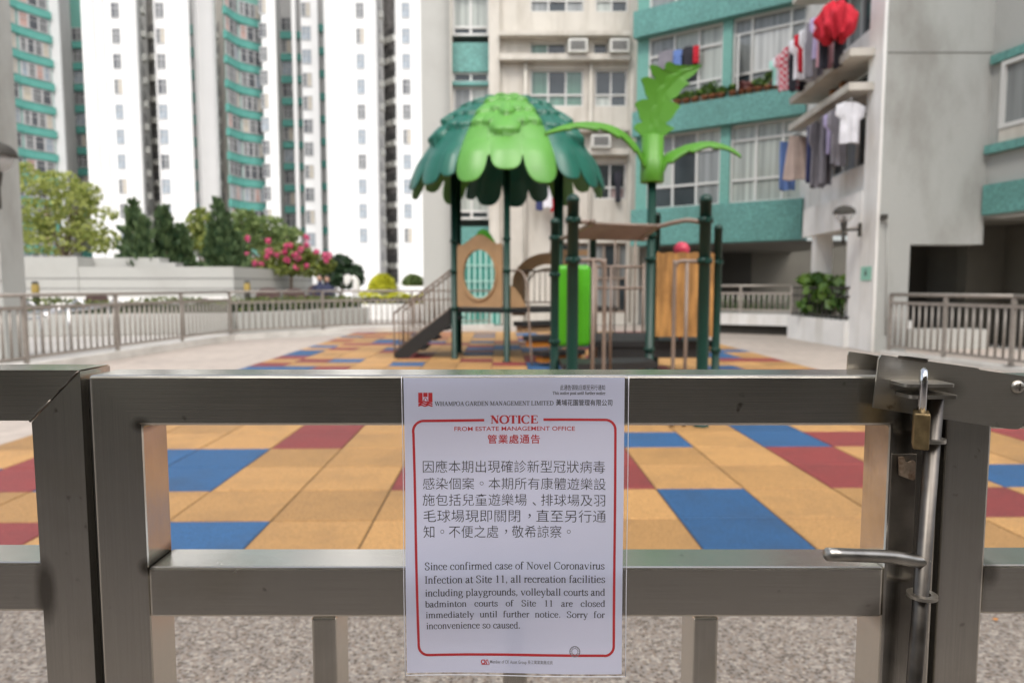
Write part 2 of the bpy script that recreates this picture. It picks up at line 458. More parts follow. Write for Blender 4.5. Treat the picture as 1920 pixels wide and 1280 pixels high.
part(tubebox(-0.3645, 0.3725, 0.8120, 0.8640, GY + 0.0003, GY + GD + 0.0003), 'middle_rail', SX, gate)
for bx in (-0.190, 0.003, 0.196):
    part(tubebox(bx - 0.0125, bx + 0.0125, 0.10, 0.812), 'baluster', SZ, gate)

side = thing('fixed_railing_panel', 'fixed steel railing panel left of the gate gap, with a welded mitred corner', 'railing', (-0.95, GY + 0.025, 0))
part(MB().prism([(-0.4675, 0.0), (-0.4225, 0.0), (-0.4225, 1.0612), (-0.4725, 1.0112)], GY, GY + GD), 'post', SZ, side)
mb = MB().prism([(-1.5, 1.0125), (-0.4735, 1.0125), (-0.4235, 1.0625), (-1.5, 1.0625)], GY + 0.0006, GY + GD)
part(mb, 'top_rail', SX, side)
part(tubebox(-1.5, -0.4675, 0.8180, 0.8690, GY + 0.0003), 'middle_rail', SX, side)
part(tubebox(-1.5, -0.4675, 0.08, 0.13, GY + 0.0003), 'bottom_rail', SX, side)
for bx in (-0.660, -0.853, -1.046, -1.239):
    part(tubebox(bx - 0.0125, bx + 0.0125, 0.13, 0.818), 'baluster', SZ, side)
# the weld bead along the mitre
mb = MB()
rw = random.Random(4)
pts = [Vector((-0.4735 + t * 0.05, GY - 0.0003, 1.0125 + t * 0.05)) for t in [i / 12 for i in range(13)]]
pts = [p + Vector((rw.uniform(-.0008, .0008), 0, rw.uniform(-.0008, .0008))) for p in pts]
mb.tube(pts[:6], 0.0012, 6); mb.tube(pts[7:], 0.0008, 6)
part(mb, 'weld_seam', M_steeldark, side)

rp = thing('steel_post_panel', 'steel post and rails right of the bolt, holding the pivoting latch cover', 'railing', (0.75, GY + 0.025, 0))
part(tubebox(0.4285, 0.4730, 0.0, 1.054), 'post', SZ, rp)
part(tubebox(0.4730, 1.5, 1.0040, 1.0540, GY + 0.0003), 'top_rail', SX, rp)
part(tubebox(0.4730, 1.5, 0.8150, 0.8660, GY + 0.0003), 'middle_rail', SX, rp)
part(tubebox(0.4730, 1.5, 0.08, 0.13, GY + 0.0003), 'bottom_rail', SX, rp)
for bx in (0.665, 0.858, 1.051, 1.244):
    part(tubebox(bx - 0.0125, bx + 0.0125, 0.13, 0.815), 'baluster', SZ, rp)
part(MB().box(-0.4222, GY + 0.012, 0.05, -0.4148, GY + 0.016, 1.052), 'gap_shade_filler', MATS['dark_interior'], side)  # dark fillers added to make the gaps beside the gate read as shade
part(MB().box(0.4228, GY + 0.012, 0.05, 0.4282, GY + 0.016, 1.045), 'gap_shade_filler', MATS['dark_interior'], rp)
# pivoting saddle cover: front leaf, rear leaf and top
YF = 0.648
M_plate = steel('steel_plate', 'x', (0.50, 0.475, 0.43), 0.34, soot_shade=[(0.41, 1.045, 0.03, 0.018, 0.7)])
def pw(x, y, Y=YF): return W(1500 + x * 0.5, 640 + y * 0.5, Y)
outl = [(306, 50), (668, 100), (674, 106), (848, 131), (842, 300), (832, 322), (815, 329), (785, 328), (545, 292), (275, 248), (276, 236), (296, 66)]
pl = [(pw(x, y).x, pw(x, y).z) for x, y in outl]
cover = MB().prism(pl, YF, YF + 0.0022)
rear = [(pw(x, y, 0.722).x, pw(x, y, 0.722).z) for x, y in [(186, 38), (440, 72), (700, 108), (700, 200), (176, 150), (180, 52)]]
cover.prism(rear, 0.722, 0.7242)
a0, a1 = pw(400, 63), pw(668, 100)
b0 = Vector((a0.x, 0.722, a0.z - 0.003)); b1 = Vector((a1.x, 0.722, a1.z - 0.003))
a0 = Vector((a0.x, YF + 0.0022, a0.z - 0.003)); a1 = Vector((a1.x, YF + 0.0022, a1.z - 0.003))
cover.add([a0, a1, b1, b0], [(0, 1, 2, 3)])
def roundbar(p, q, r, y0, y1):
    p, q = Vector((p.x, p.z)), Vector((q.x, q.z)); d = (q - p).normalized(); n_ = Vector((-d.y, d.x)); o_ = []
    for c, s_, st_ in ((q, 1, -pi / 2), (p, -1, -pi / 2)):
        for k in range(7):
            a = st_ + pi * k / 6
            o_.append(tuple(c + d * (s_ * cos(a) * r) + n_ * (s_ * sin(a) * r)))
    return MB().prism(o_, y0, y1)
part(roundbar(pw(372, 59), pw(472, 73), 0.0016, YF - 0.0006, YF - 0.0001), 'slot', M_steeldark, rp)
part(roundbar(pw(395, 55.5), pw(478, 67), 0.0005, YF - 0.0014, YF - 0.0002), 'slot_lip', mat('bright_edge', (0.85, 0.85, 0.85), 0.2, metal=1.0), rp)
cvo = part(cover, 'latch_cover', M_plate, rp)
sc = pw(816, 170, YF)
mb = MB().lathe([(0.0, -0.0032), (0.0045, -0.0028), (0.0062, -0.0010), (0.0064, 0.0)], n=20, M=Matrix.Translation(sc) @ Matrix.Rotation(-pi / 2, 4, 'X') @ Matrix.Scale(-1, 4, (0, 0, 1)) @ Matrix.Scale(-1, 4, (0, 0, 1)))
mb.box(-0.0035, -0.0036, -0.0006, 0.0035, -0.0029, 0.0006, 1, Matrix.Translation(sc)); mb.box(-0.0006, -0.0037, -0.0035, 0.0006, -0.0030, 0.0035, 1, Matrix.Translation(sc))
part(mb, 'pivot_screw', [M_plate, M_steeldark], rp)

# drop bolt with handle, guides and keeper, welded to the gate
BY = 0.640
M_rod = mat('bolt_rod_steel', (0.125, 0.115, 0.105), 0.42, metal=1.0, vary=0.3, scale=40, rvary=0.12, dirt=(0.12, 0.10, 0.085), dscale=25, damt=0.8)
pa, pb = pw(512, 190, BY), pw(452, 960, BY)
bot = pa + (pb - pa) * (0.80 / (pa - pb).length)
mb = MB().tube([pa, bot], 0.0068, 20)
part(mb, 'bolt_rod', M_rod, gate)
h0, h1, h2, h3 = pw(472, 812, BY), pw(440, 822, BY - 0.002), pw(330, 806, BY - 0.012), pw(104, 797, BY - 0.030)
mb = MB().tube(spline([h0, h1, h2, h3], 6) , 0.0062, 18)
d = (h3 - h2).normalized()
mb.lathe([(0.0062, 0), (0.0050, 0.0016), (0.0, 0.0020)], n=18, M=Matrix.Translation(h3) @ d.to_track_quat('Z', 'Y').to_matrix().to_4x4())
part(mb, 'bolt_handle', mat('handle_steel', (0.34, 0.325, 0.30), 0.33, metal=1.0, vary=0.25, scale=45, rvary=0.1), gate)
def ring(c, r0, r1, th, n=28, squash=1.0):
    m_ = MB()
    pr = [(r1, -th / 2), (r1, th / 2), (r0, th / 2), (r0, -th / 2), (r1, -th / 2)]
    m_.lathe(pr, (0, 0, 0), n, smooth=False, M=Matrix.Translation(c) @ Matrix.Scale(squash, 4, (0, 1, 0)))
    return m_
part(ring(pw(487, 368, BY), 0.0074, 0.0135, 0.0032), 'bolt_guide', M_plate, gate)
part(ring(pw(458, 950, BY), 0.0074, 0.0135, 0.0032), 'bolt_guide', M_plate, gate)
# hasp plates with the eye for the shackle
def flat(cx, cy, Y, wx, wy, th, r=0.006):
    c = pw(cx, cy, Y); pts = []
    for (sx, sy, st) in ((1, -1, -pi / 2), (1, 1, 0), (-1, 1, pi / 2), (-1, -1, pi)):
        for k in range(5):
            a = st + k * pi / 8
            pts.append((c.x + sx * (wx / 2 - r) + r * cos(a), c.y + sy * (wy / 2 - r) + r * sin(a)))
    return MB().prism(pts, c.z - th / 2, c.z + th / 2, axis='z')
part(flat(457, 158, 0.634, 0.047, 0.030, 0.0030), 'hasp_plate', M_plate, gate)
part(flat(472, 200, 0.634, 0.045, 0.030, 0.0032), 'hasp_plate', M_plate, gate)
kt = [(368, 432), (383, 430), (390, 447), (403, 452), (414, 446), (424, 445), (428, 452), (426, 512), (418, 518), (370, 500)]
part(MB().prism([(pw(x, y, 0.6592).x, pw(x, y, 0.6592).z) for x, y in kt], 0.6565, 0.6595), 'keeper_tab', mat('keeper_rusty', (0.52, 0.40, 0.30), 0.45, metal=0.8, vary=0.25, scale=150, dirt=(0.22, 0.11, 0.06), dscale=110, damt=0.8), gate)
part(MB().bbox(pw(345, 340, GY).x, GY - 0.0018, pw(345, 790, GY).z, pw(440, 340, GY).x, GY - 0.0002, pw(440, 420, GY).z, 0.0006), 'backing_strip', M_steeldark, gate)

# padlock
M_brass = mat('padlock_brass', (0.25, 0.185, 0.095), 0.5, metal=0.9, vary=0.3, scale=90, dirt=(0.13, 0.09, 0.05), dscale=60, damt=0.7, rvary=0.1)
M_shackle = mat('shackle_chrome', (0.72, 0.72, 0.73), 0.14, metal=1.0)
bc = pw(453, 330, 0.622)
lock = thing('padlock', 'small brass padlock with bright steel shackle hanging from the bolt hasp', 'padlock', (bc.x, bc.y, bc.z - 0.0165), radians(62))
mb = MB().bbox(-0.0135, -0.0065, 0.0, 0.0135, 0.0065, 0.0335, 0.0018, seg=3)
mb.build('body', M_brass, lock)
path = [(-0.0085, 0, 0.030), (-0.0085, 0, 0.060)] + [(-0.0085 * cos(a), 0, 0.0625 + 0.0085 * sin(a)) for a in [pi * k / 10 for k in range(0, 11)]] + [(0.0085, 0, 0.060), (0.0085, 0, 0.030)]
MB().tube(path, 0.0032, 14).build('shackle', M_shackle, lock)
MB().lathe([(0.0, -0.0004), (0.0032, -0.0004), (0.0032, 0.0004)], n=16).build('keyhole', M_steeldark, lock)

lf = G(1866, 1163)
mb = MB(); vs = [lf + Vector((x * .011, y * .011, .004 + .004 * abs(x) + .003 * y)) for x, y in ((-1, 0), (-.4, -.45), (.4, -.35), (1, .1), (.35, .5), (-.45, .4))]
mb.add(vs, [(0, 1, 2, 3, 4, 5)])
tag(mb.build('fallen_leaf', mat('dry_leaf', (0.45, 0.18, 0.03), 0.6), fix=False), 'small dry orange leaf lying on the ground behind the right-hand rails', 'leaf')

# ------------------------------------------------------------------ the notice
NY = 0.6600
M_paper = bpy.data.materials.new('notice_paper'); M_paper.use_nodes = True
_t = M_paper.node_tree; _b = _t.nodes['Principled BSDF']
_b.inputs['Base Color'].default_value = (0.74, 0.76, 0.94, 1); _b.inputs['Roughness'].default_value = 0.55
_tr = _t.nodes.new('ShaderNodeBsdfTranslucent'); _tr.inputs[0].default_value = (0.76, 0.78, 0.94, 1)
_mx = _t.nodes.new('ShaderNodeMixShader'); _mx.inputs[0].default_value = 0.38
_t.links.new(_b.outputs[0], _mx.inputs[1]); _t.links.new(_tr.outputs[0], _mx.inputs[2])
_t.links.new(_mx.outputs[0], _t.nodes['Material Output'].inputs[0])
M_sleeve = bpy.data.materials.new('clear_plastic_sleeve'); M_sleeve.use_nodes = True
_t = M_sleeve.node_tree; _t.nodes.remove(_t.nodes['Principled BSDF'])
_tp = _t.nodes.new('ShaderNodeBsdfTransparent'); _tp.inputs[0].default_value = (0.97, 0.97, 0.98, 1)
_gl = _t.nodes.new('ShaderNodeBsdfGlossy'); _gl.inputs['Roughness'].default_value = 0.12
_lw = _t.nodes.new('ShaderNodeLayerWeight'); _lw.inputs[0].default_value = 0.5
_pw = _t.nodes.new('ShaderNodeMath'); _pw.operation = 'POWER'; _pw.inputs[1].default_value = 5.0
_fr = _t.nodes.new('ShaderNodeMath'); _fr.operation = 'MULTIPLY_ADD'; _fr.inputs[1].default_value = 0.8; _fr.inputs[2].default_value = 0.04
_t.links.new(_lw.outputs['Facing'], _pw.inputs[0]); _t.links.new(_pw.outputs[0], _fr.inputs[0])
_mx = _t.nodes.new('ShaderNodeMixShader')
_t.links.new(_fr.outputs[0], _mx.inputs[0]); _t.links.new(_tp.outputs[0], _mx.inputs[1]); _t.links.new(_gl.outputs[0], _mx.inputs[2])
_t.links.new(_mx.outputs[0], _t.nodes['Material Output'].inputs[0])
M_ink = mat('black_ink', (0.018, 0.017, 0.02), 0.6)
M_red = mat('red_ink', (0.40, 0.02, 0.026), 0.6)
M_grey = mat('grey_ink', (0.16, 0.16, 0.18), 0.6)

ZT, ZB = WZ(706, NY), WZ(1258, NY)
def bulge(x, z):
    """how far the sheet stands off the rails"""
    v = (ZT - z) / (ZT - ZB)
    return 0.0015 * sin(v * 5.2 + 0.3) + 0.0013 * sin(v * 9.0 + x * 14.0) + 0.0009 * sin(x * 30.0 + v * 3) - 0.0012 * max(0, v - .9) * 10
def onpaper(x, z, off): return Vector((x, NY - 0.0025 - off + bulge(x, z), z))

def sheet(x0, x1, z0, z1, off, nx=24, nz=40, corner=0.0):
    m_ = MB(); vs = []; fs = []
    for j in range(nz + 1):
        for i in range(nx + 1):
            x = x0 + (x1 - x0) * i / nx; z = z0 + (z1 - z0) * j / nz
            vs.append(onpaper(x, z, off))
    for j in range(nz):
        for i in range(nx):
            a = j * (nx + 1) + i
            fs.append((a, a + 1, a + nx + 2, a + nx + 1))
    return m_.add(vs, fs, 0, True)
xl, xr = W(757, 706, NY).x, W(1172, 706, NY).x
notice = thing('paper_notice', 'white laminated paper notice in a red border, fixed to the gate rails', 'notice', ((xl + xr) / 2, NY, ZB))
part(sheet(xl + 0.0002, xr - 0.0004, ZB + 0.0008, ZT - 0.0006, 0.0), 'paper', M_paper, notice)
part(sheet(xl - 0.0016, xr + 0.0034, ZB - 0.0016, ZT + 0.001, 0.00045), 'plastic_sleeve', M_sleeve, notice, fix=False)

eg = MB()
def edge_line(x0, z0, x1, z1, n=24):
    eg.tube([onpaper(x0 + (x1 - x0) * k / n, z0 + (z1 - z0) * k / n, 0.0005) for k in range(n + 1)], 0.00042, 6)
edge_line(xr + 0.0034, ZB - 0.0016, xr + 0.0034, ZT + 0.001); edge_line(xl - 0.0016, ZB - 0.0016, xl - 0.0016, ZT + 0.001); edge_line(xl - 0.0016, ZB - 0.0016, xr + 0.0034, ZB - 0.0016); edge_line(xl - 0.0016, ZT + 0.001, xr + 0.0034, ZT + 0.001)
part(eg, 'sleeve_edge', mat('sleeve_edge', (0.55, 0.55, 0.60), 0.15), notice)
INK = [0.00012]
def flatmesh(o_verts, faces, mb):
    mb.add(o_verts, faces, 0, False)
def text_mesh(s, off=0.0):
    c = bpy.data.curves.new('lettering', 'FONT'); c.body = s; c.offset = off; c.resolution_u = 3
    o = bpy.data.objects.new('lettering', c); COL.objects.link(o)
    dg = bpy.context.evaluated_depsgraph_get()
    me = bpy.data.meshes.new_from_object(o.evaluated_get(dg))
    vs = [v.co.copy() for v in me.vertices]; fs = [list(p.vertices) for p in me.polygons]
    bpy.data.objects.remove(o); bpy.data.curves.remove(c); bpy.data.meshes.remove(me)
    return vs, fs
def nx(px, py): return W(px, py, NY).x
def nz(py): return WZ(py, NY)
_cache = {}
def cjk(mb, s, x0, x1, ytop, ybot, off=0.0, fill=0.92):
    """a line of characters set in equal cells between two pixel columns"""
    n = len(s)
    for i, ch in enumerate(s):
        key = (ch, off)
        if key not in _cache: _cache[key] = text_mesh(ch, off)
        vs, fs = _cache[key]
        cx0 = x0 + (x1 - x0) * i / n; cx1 = x0 + (x1 - x0) * (i + 1) / n
        X0, X1 = nx(cx0, ybot), nx(cx1, ybot); Z0, Z1 = nz(ybot), nz(ytop)
        wd = min(X1 - X0, (Z1 - Z0) * 1.04)
        xo = (X0 + X1) / 2 - wd / 2
        out = []
        sh = 0.33 if ch in '，。、' else 0.0
        for v in vs:
            u = v.x + sh; t = v.y + 0.10 + (0.30 if ch in '，。' else 0.0)
            out.append(onpaper(xo + wd * u, Z0 + (Z1 - Z0) * t * 1.0, INK[0]))
        mb.add(out, fs)
def sans(mb, s, x0, x1, ybase, ycap, off=0.0):
    vs, fs = text_mesh(s, off)
    a = min(v.x for v in vs); b = max(v.x for v in vs)
    X0, X1 = nx(x0, ybase), nx(x1, ybase); Z0, Z1 = nz(ybase), nz(ycap)
    k = (X1 - X0) / (b - a); kz = (Z1 - Z0) / 0.72
    mb.add([onpaper(X0 + (v.x - a) * k, Z0 + v.y * kz, INK[0]) for v in vs], fs)

# a broad-nib roman letter: strokes swell when they run upright, slabs close them off
def E_(cx, cy, rx, ry, a0, a1, n=12):
    return [(cx + rx * cos(radians(a0 + (a1 - a0) * k / n)), cy + ry * sin(radians(a0 + (a1 - a0) * k / n))) for k in range(n + 1)]
K, T_ = 'K', 'T'        # thick, thin
def st(x, y0, y1): return ('s', [(x, y0), (x, y1)], K)
def ln(x0, y0, x1, y1, wd=T_): return ('s', [(x0, y0), (x1, y1)], wd)
def cv(*p): return ('c', list(p), None)
def ar(*a): return ('a', E_(*a), None)
def sf(x, y, h=0.085): return ('s', [(x - h, y), (x + h, y)], 'F')
def fl(x, y): return ('s', [(x - 0.085, y - 0.035), (x, y)], 'F2')
def dot(x, y): return ('d', (x, y), None)
CH, XH, AH = 0.66, 0.45, 0.68
R = {
 'a': (.444, [cv((.09, .34), (.11, .42), (.20, .45), (.29, .41), (.30, .31), (.30, .10), (.33, .02), (.42, .05)), cv((.30, .28), (.18, .23), (.06, .14), (.07, .03), (.16, .0), (.30, .09))]),
 'b': (.5, [st(.12, .0, AH), fl(.12, AH - .01), ar(.25, .225, .19, .225, 150, -150)]),
 'c': (.444, [ar(.25, .225, .19, .225, 42, 318), dot(.37, .35)]),
 'd': (.5, [st(.37, .02, AH), fl(.37, AH - .01), sf(.42, .015, .05), ar(.24, .225, .19, .225, 30, 330)]),
 'e': (.444, [ln(.06, .27, .38, .27), ar(.23, .225, .17, .225, 15, 325)]),
 'f': (.333, [st(.13, .0, .50), cv((.13, .48), (.15, .62), (.24, .68), (.34, .62)), sf(.13, .015), ('s', [(.03, .435), (.27, .435)], 'F')]),
 'g': (.5, [ar(.22, .30, .14, .15, 0, 360), ('s', [(.33, .405), (.46, .405)], 'F'), cv((.13, .17), (.09, .10), (.14, .04), (.34, .02), (.44, -.06), (.38, -.17), (.20, -.21), (.06, -.15), (.07, -.06), (.16, .02))]),
 'h': (.5, [st(.11, .0, AH), fl(.11, AH - .01), sf(.11, .015), cv((.12, .36), (.22, .45), (.33, .43), (.38, .32)), st(.38, .0, .33), sf(.38, .015)]),
 'i': (.278, [st(.14, .0, XH), fl(.14, XH - .01), sf(.14, .015), dot(.14, .61)]),
 'k': (.5, [st(.11, .0, AH), fl(.11, AH - .01), sf(.11, .015), ln(.12, .2, .38, .435), ln(.2, .27, .42, .015, K), sf(.39, .435, .07), sf(.42, .015, .07)]),
 'l': (.278, [st(.14, .0, AH), fl(.14, AH - .01), sf(.14, .015)]),
 'm': (.778, [st(.11, .0, XH), fl(.11, XH - .01), sf(.11, .015), cv((.12, .36), (.21, .45), (.32, .43), (.37, .32)), st(.37, .0, .33), sf(.37, .015), cv((.38, .36), (.48, .45), (.59, .43), (.64, .32)), st(.64, .0, .33), sf(.65, .015)]),
 'n': (.5, [st(.11, .0, XH), fl(.11, XH - .01), sf(.11, .015), cv((.12, .36), (.22, .45), (.33, .43), (.38, .32)), st(.38, .0, .33), sf(.38, .015)]),
 'o': (.5, [ar(.25, .225, .19, .225, 0, 360)]),
 'p': (.5, [st(.11, -.2, XH), fl(.11, XH - .01), sf(.12, -.2), ar(.25, .225, .19, .225, 150, -150)]),
 'r': (.333, [st(.11, .0, XH), fl(.11, XH - .01), sf(.12, .015), cv((.12, .34), (.19, .42), (.29, .43)), dot(.28, .40)]),
 's': (.389, [cv((.32, .34), (.29, .42), (.19, .45), (.08, .38), (.11, .28), (.27, .19), (.33, .10), (.27, .02), (.17, .0), (.08, .05), (.05, .13))]),
 't': (.278, [st(.12, .08, .57), cv((.12, .10), (.14, .02), (.20, .0), (.28, .05)), ('s', [(.02, .435), (.26, .435)], 'F')]),
 'u': (.5, [st(.10, .12, XH), fl(.10, XH - .01), cv((.10, .14), (.13, .03), (.22, .0), (.36, .10)), st(.38, .0, XH), fl(.38, XH - .01), sf(.43, .015, .05)]),
 'v': (.5, [ln(.07, .43, .25, .0, K), ln(.25, .0, .42, .43), sf(.08, .435), sf(.41, .435, .07)]),
 'y': (.5, [ln(.07, .43, .26, .0, K), ln(.42, .43, .22, -.13), cv((.22, -.13), (.15, -.21), (.06, -.18)), sf(.08, .435), sf(.41, .435, .07)]),
 ',': (.25, [dot(.12, .05), ln(.15, .05, .09, -.11)]),
 '.': (.25, [dot(.12, .05)]),
 '1': (.5, [st(.26, .0, CH), ln(.13, .58, .26, .66), sf(.26, .015, .11)]),
 'A': (.722, [ln(.13, .0, .36, CH), ln(.36, CH, .60, .0, K), ln(.21, .22, .50, .22), sf(.11, .015), sf(.61, .015, .1)]),
 'C': (.667, [ar(.36, .33, .30, .34, 48, 318), ln(.58, .66, .59, .44)]),
 'D': (.722, [st(.17, .0, CH), ('s', [(.05, .645), (.34, .645)], 'F'), ('s', [(.05, .015), (.34, .015)], 'F'), ar(.33, .33, .33, .32, 90, -90)]),
 'E': (.611, [st(.17, .0, CH), ('s', [(.05, .645), (.54, .645)], 'F'), ('s', [(.05, .015), (.56, .015)], 'F'), ln(.17, .34, .42, .34), ln(.54, .65, .54, .52), ln(.56, .01, .58, .15), ln(.42, .25, .42, .43)]),
 'F': (.556, [st(.17, .0, CH), ('s', [(.05, .645), (.52, .645)], 'F'), sf(.17, .015, .11), ln(.17, .34, .42, .34), ln(.52, .65, .52, .52), ln(.42, .25, .42, .43)]),
 'G': (.722, [ar(.37, .33, .31, .34, 48, 330), ln(.59, .66, .60, .46), st(.61, .05, .29), sf(.61, .29, .10)]),
 'H': (.722, [st(.16, .0, CH), st(.56, .0, CH), ln(.16, .34, .56, .34), sf(.16, .015, .11), sf(.56, .015, .11), sf(.16, .645, .11), sf(.56, .645, .11)]),
 'I': (.333, [st(.17, .0, CH), sf(.17, .015, .12), sf(.17, .645, .12)]),
 'L': (.611, [st(.17, .0, CH), sf(.17, .645, .12), ('s', [(.05, .015), (.55, .015)], 'F'), ln(.55, .01, .58, .16)]),
 'M': (.889, [ln(.16, .0, .16, CH), ln(.16, CH, .43, .03, K), ln(.43, .03, .72, CH), st(.73, .0, CH), sf(.14, .015), sf(.73, .015, .11), sf(.12, .645), sf(.76, .645, .09)]),
 'N': (.722, [ln(.15, .0, .15, CH), ln(.15, CH, .58, .02, K), ln(.58, .02, .58, CH), sf(.14, .015), sf(.58, .645), sf(.10, .645)]),
 'O': (.722, [ar(.36, .33, .31, .34, 0, 360)]),
 'P': (.556, [st(.16, .0, CH), sf(.16, .015, .12), ('s', [(.04, .645), (.30, .645)], 'F'), ar(.29, .48, .22, .165, 90, -90), ln(.16, .315, .30, .315)]),
 'R': (.667, [st(.17, .0, CH), sf(.17, .015, .12), ('s', [(.05, .645), (.32, .645)], 'F'), ar(.31, .49, .22, .155, 90, -90), ln(.17, .335, .32, .335), ln(.32, .33, .60, .015, K), sf(.62, .015, .06)]),
 'S': (.556, [cv((.44, .50), (.40, .62), (.27, .67), (.12, .60), (.10, .49), (.22, .38), (.40, .28), (.47, .17), (.40, .04), (.26, -.01), (.13, .04), (.08, .18))]),
 'T': (.611, [st(.31, .0, CH), sf(.31, .015, .12), ('s', [(.04, .645), (.58, .645)], 'F'), ln(.04, .65, .04, .50), ln(.58, .65, .58, .50)]),
 'W': (.944, [ln(.06, CH, .28, .0, K), ln(.28, .0, .46, CH), ln(.46, CH, .68, .0, K), ln(.68, .0, .88, CH), sf(.08, .645, .09), sf(.46, .645, .09), sf(.87, .645, .08)]),
}
def roman_glyph(mb, ch, X, Z, kx, kz, thick, thin):
    adv, strokes = R[ch]
    n = 0
    for kind, data, wd in strokes:
        n += 1
        off = INK[0] + n * 4e-6
        if kind == 'd':
            r = 0.058 if thick < 0.11 else 0.085
            vs = [onpaper(X + kx * (data[0] + r * cos(2 * pi * k / 8)), Z + kz * (data[1] + r * sin(2 * pi * k / 8)), off) for k in range(8)]
            mb.add(vs, [list(range(8))]); continue
        if kind == 'c': P = [(p.x, p.y) for p in [Vector((a[0], a[1], 0)) for a in data]]; P = [(q_.x, q_.y) for q_ in spline([Vector((a, b, 0)) for a, b in P], 5)]
        else: P = data
        vs, fs = [], []
        for i, p in enumerate(P):
            a = P[max(0, i - 1)]; b = P[min(len(P) - 1, i + 1)]
            dx, dy = b[0] - a[0], b[1] - a[1]; l = sqrt(dx * dx + dy * dy) or 1
            dx /= l; dy /= l
            if wd == 'K': hw = thick
            elif wd == 'T': hw = thin
            elif wd == 'F': hw = thin * 0.9
            elif wd == 'F2': hw = thin
            else: hw = thin + (thick - thin) * abs(dy) ** 1.5
            hw *= 0.5
            vs.append(onpaper(X + kx * (p[0] - dy * hw), Z + kz * (p[1] + dx * hw), off))
            vs.append(onpaper(X + kx * (p[0] + dy * hw), Z + kz * (p[1] - dx * hw), off))
        for i in range(len(P) - 1):
            fs.append((2 * i, 2 * i + 1, 2 * i + 3, 2 * i + 2))
        mb.add(vs, fs)
def roman(mb, s, x0, x1, ybase, em, thick=0.098, thin=0.042, justify=True):
    """a line from pixel x0 to x1, em is the type size in pixels; slack goes to the word spaces"""
    X0, X1 = nx(x0, ybase), nx(x1, ybase)
    kz = nz(ybase - em) - nz(ybase)
    wid = sum(R[c][0] for c in s if c != ' '); ns = s.count(' ')
    if justify and ns:
        kx = kz * 1.0
        if wid * kx + ns * 0.2 * kx > X1 - X0: kx = (X1 - X0) / (wid + 0.25 * ns)
        sp = ((X1 - X0) - wid * kx) / ns
    else:
        kx = (X1 - X0) / (wid + 0.25 * ns); sp = 0.25 * kx
    x = X0; Z = nz(ybase)
    for c in s:
        if c == ' ': x += sp; continue
        roman_glyph(mb, c, x, Z, kx, kz, thick, thin)
        x += R[c][0] * kx

blk = MB()
cjk(blk, '此通告張貼日期至另行通知', 1050, 1135, 720.5, 731.5)
roman(blk, 'This notice post until further notice', 1036, 1135, 739.5, 8.6, 0.12, 0.055, False)
roman(blk, 'WHAMPOA GARDEN MANAGEMENT LIMITED', 816, 1038, 759.5, 12.0, 0.12, 0.055, False)
cjk(blk, '黃埔花園管理有限公司', 1042, 1149, 748, 760.5, 0.006)
LN = [('因應本期出現確診新型冠狀病毒', 791, 1135, 861, 886), ('感染個案。本期所有康體遊樂設', 792, 1136, 893, 917), ('施包括兒童遊樂場、排球場及羽', 792, 1136, 923, 947),
      ('毛球場現即關閉，直至另行通', 793, 1136, 952, 977), ('知。不便之處，敬希諒察。', 794, 1077, 981, 1006)]
for s, a, b, y0, y1 in LN: cjk(blk, s, a, b, y0, y1, -0.007)
TX = [('Since confirmed case of Novel Coronavirus', 797, 1133, 1064, 20.5), ('Infection at Site 11, all recreation facilities', 797, 1134, 1089, 20.5), ('including playgrounds, volleyball courts and', 798, 1134, 1113, 19.5),
      ('badminton courts of Site 11 are closed', 798, 1134, 1133.5, 17.5), ('immediately until further notice. Sorry for', 799, 1133, 1154, 17.5)]
for s, a, b, yb, em in TX: roman(blk, s, a, b, yb, em)
roman(blk, 'inconvenience so caused.', 800, 976, 1175, 18.5, justify=False)
part(blk, 'black_lettering', M_ink, notice, fix=False)

red = MB()
roman(red, 'NOTICE', 919, 1009, 793.5, 22.5, 0.17, 0.06, False)
sans(red, 'FROM ESTATE MANAGEMENT OFFICE', 852, 1078, 807, 799, 0.010)
cjk(red, '管業處通告', 913, 1014, 813.5, 831.5, 0.012, 0.9)
part(red, 'red_lettering', M_red, notice, fix=False)

# red border line, broken at the top for the heading
def band(pts, wpx, mb, off=None):
    off = INK[0] if off is None else off
    vs, fs = [], []
    for i, p in enumerate(pts):
        a = pts[max(0, i - 1)]; b = pts[min(len(pts) - 1, i + 1)]
        dx, dy = b[0] - a[0], b[1] - a[1]; l = sqrt(dx * dx + dy * dy) or 1
        for sgn in (1, -1):
            x = p[0] - dy / l * wpx / 2 * sgn; y = p[1] + dx / l * wpx / 2 * sgn
            vs.append(onpaper(nx(x, y), nz(y), off))
    for i in range(len(pts) - 1): fs.append((2 * i, 2 * i + 1, 2 * i + 3, 2 * i + 2))
    mb.add(vs, fs)
def arcp(cx, cy, r, a0, a1, n=8): return [(cx + r * cos(radians(a0 + (a1 - a0) * k / n)), cy + r * sin(radians(a0 + (a1 - a0) * k / n))) for k in range(n + 1)]
def seg(a, b, n=14): return [(a[0] + (b[0] - a[0]) * k / n, a[1] + (b[1] - a[1]) * k / n) for k in range(n + 1)]
bd = MB()
pth = seg((908, 787), (795, 788)) + arcp(795, 808, 20, -90, -180) + seg((775.5, 812), (786, 1206), 40) + arcp(804, 1206, 18, 180, 90) + seg((808, 1224), (1132, 1223), 20) + arcp(1132, 1206, 17.5, 90, 0) + seg((1149.5, 1202), (1153.5, 806), 40) + arcp(1135, 805, 18.5, 0, -90) + seg((1132, 786.5), (1019, 786.5))
band(pth, 4.6, bd)
part(bd, 'border_line', M_red, notice, fix=False)

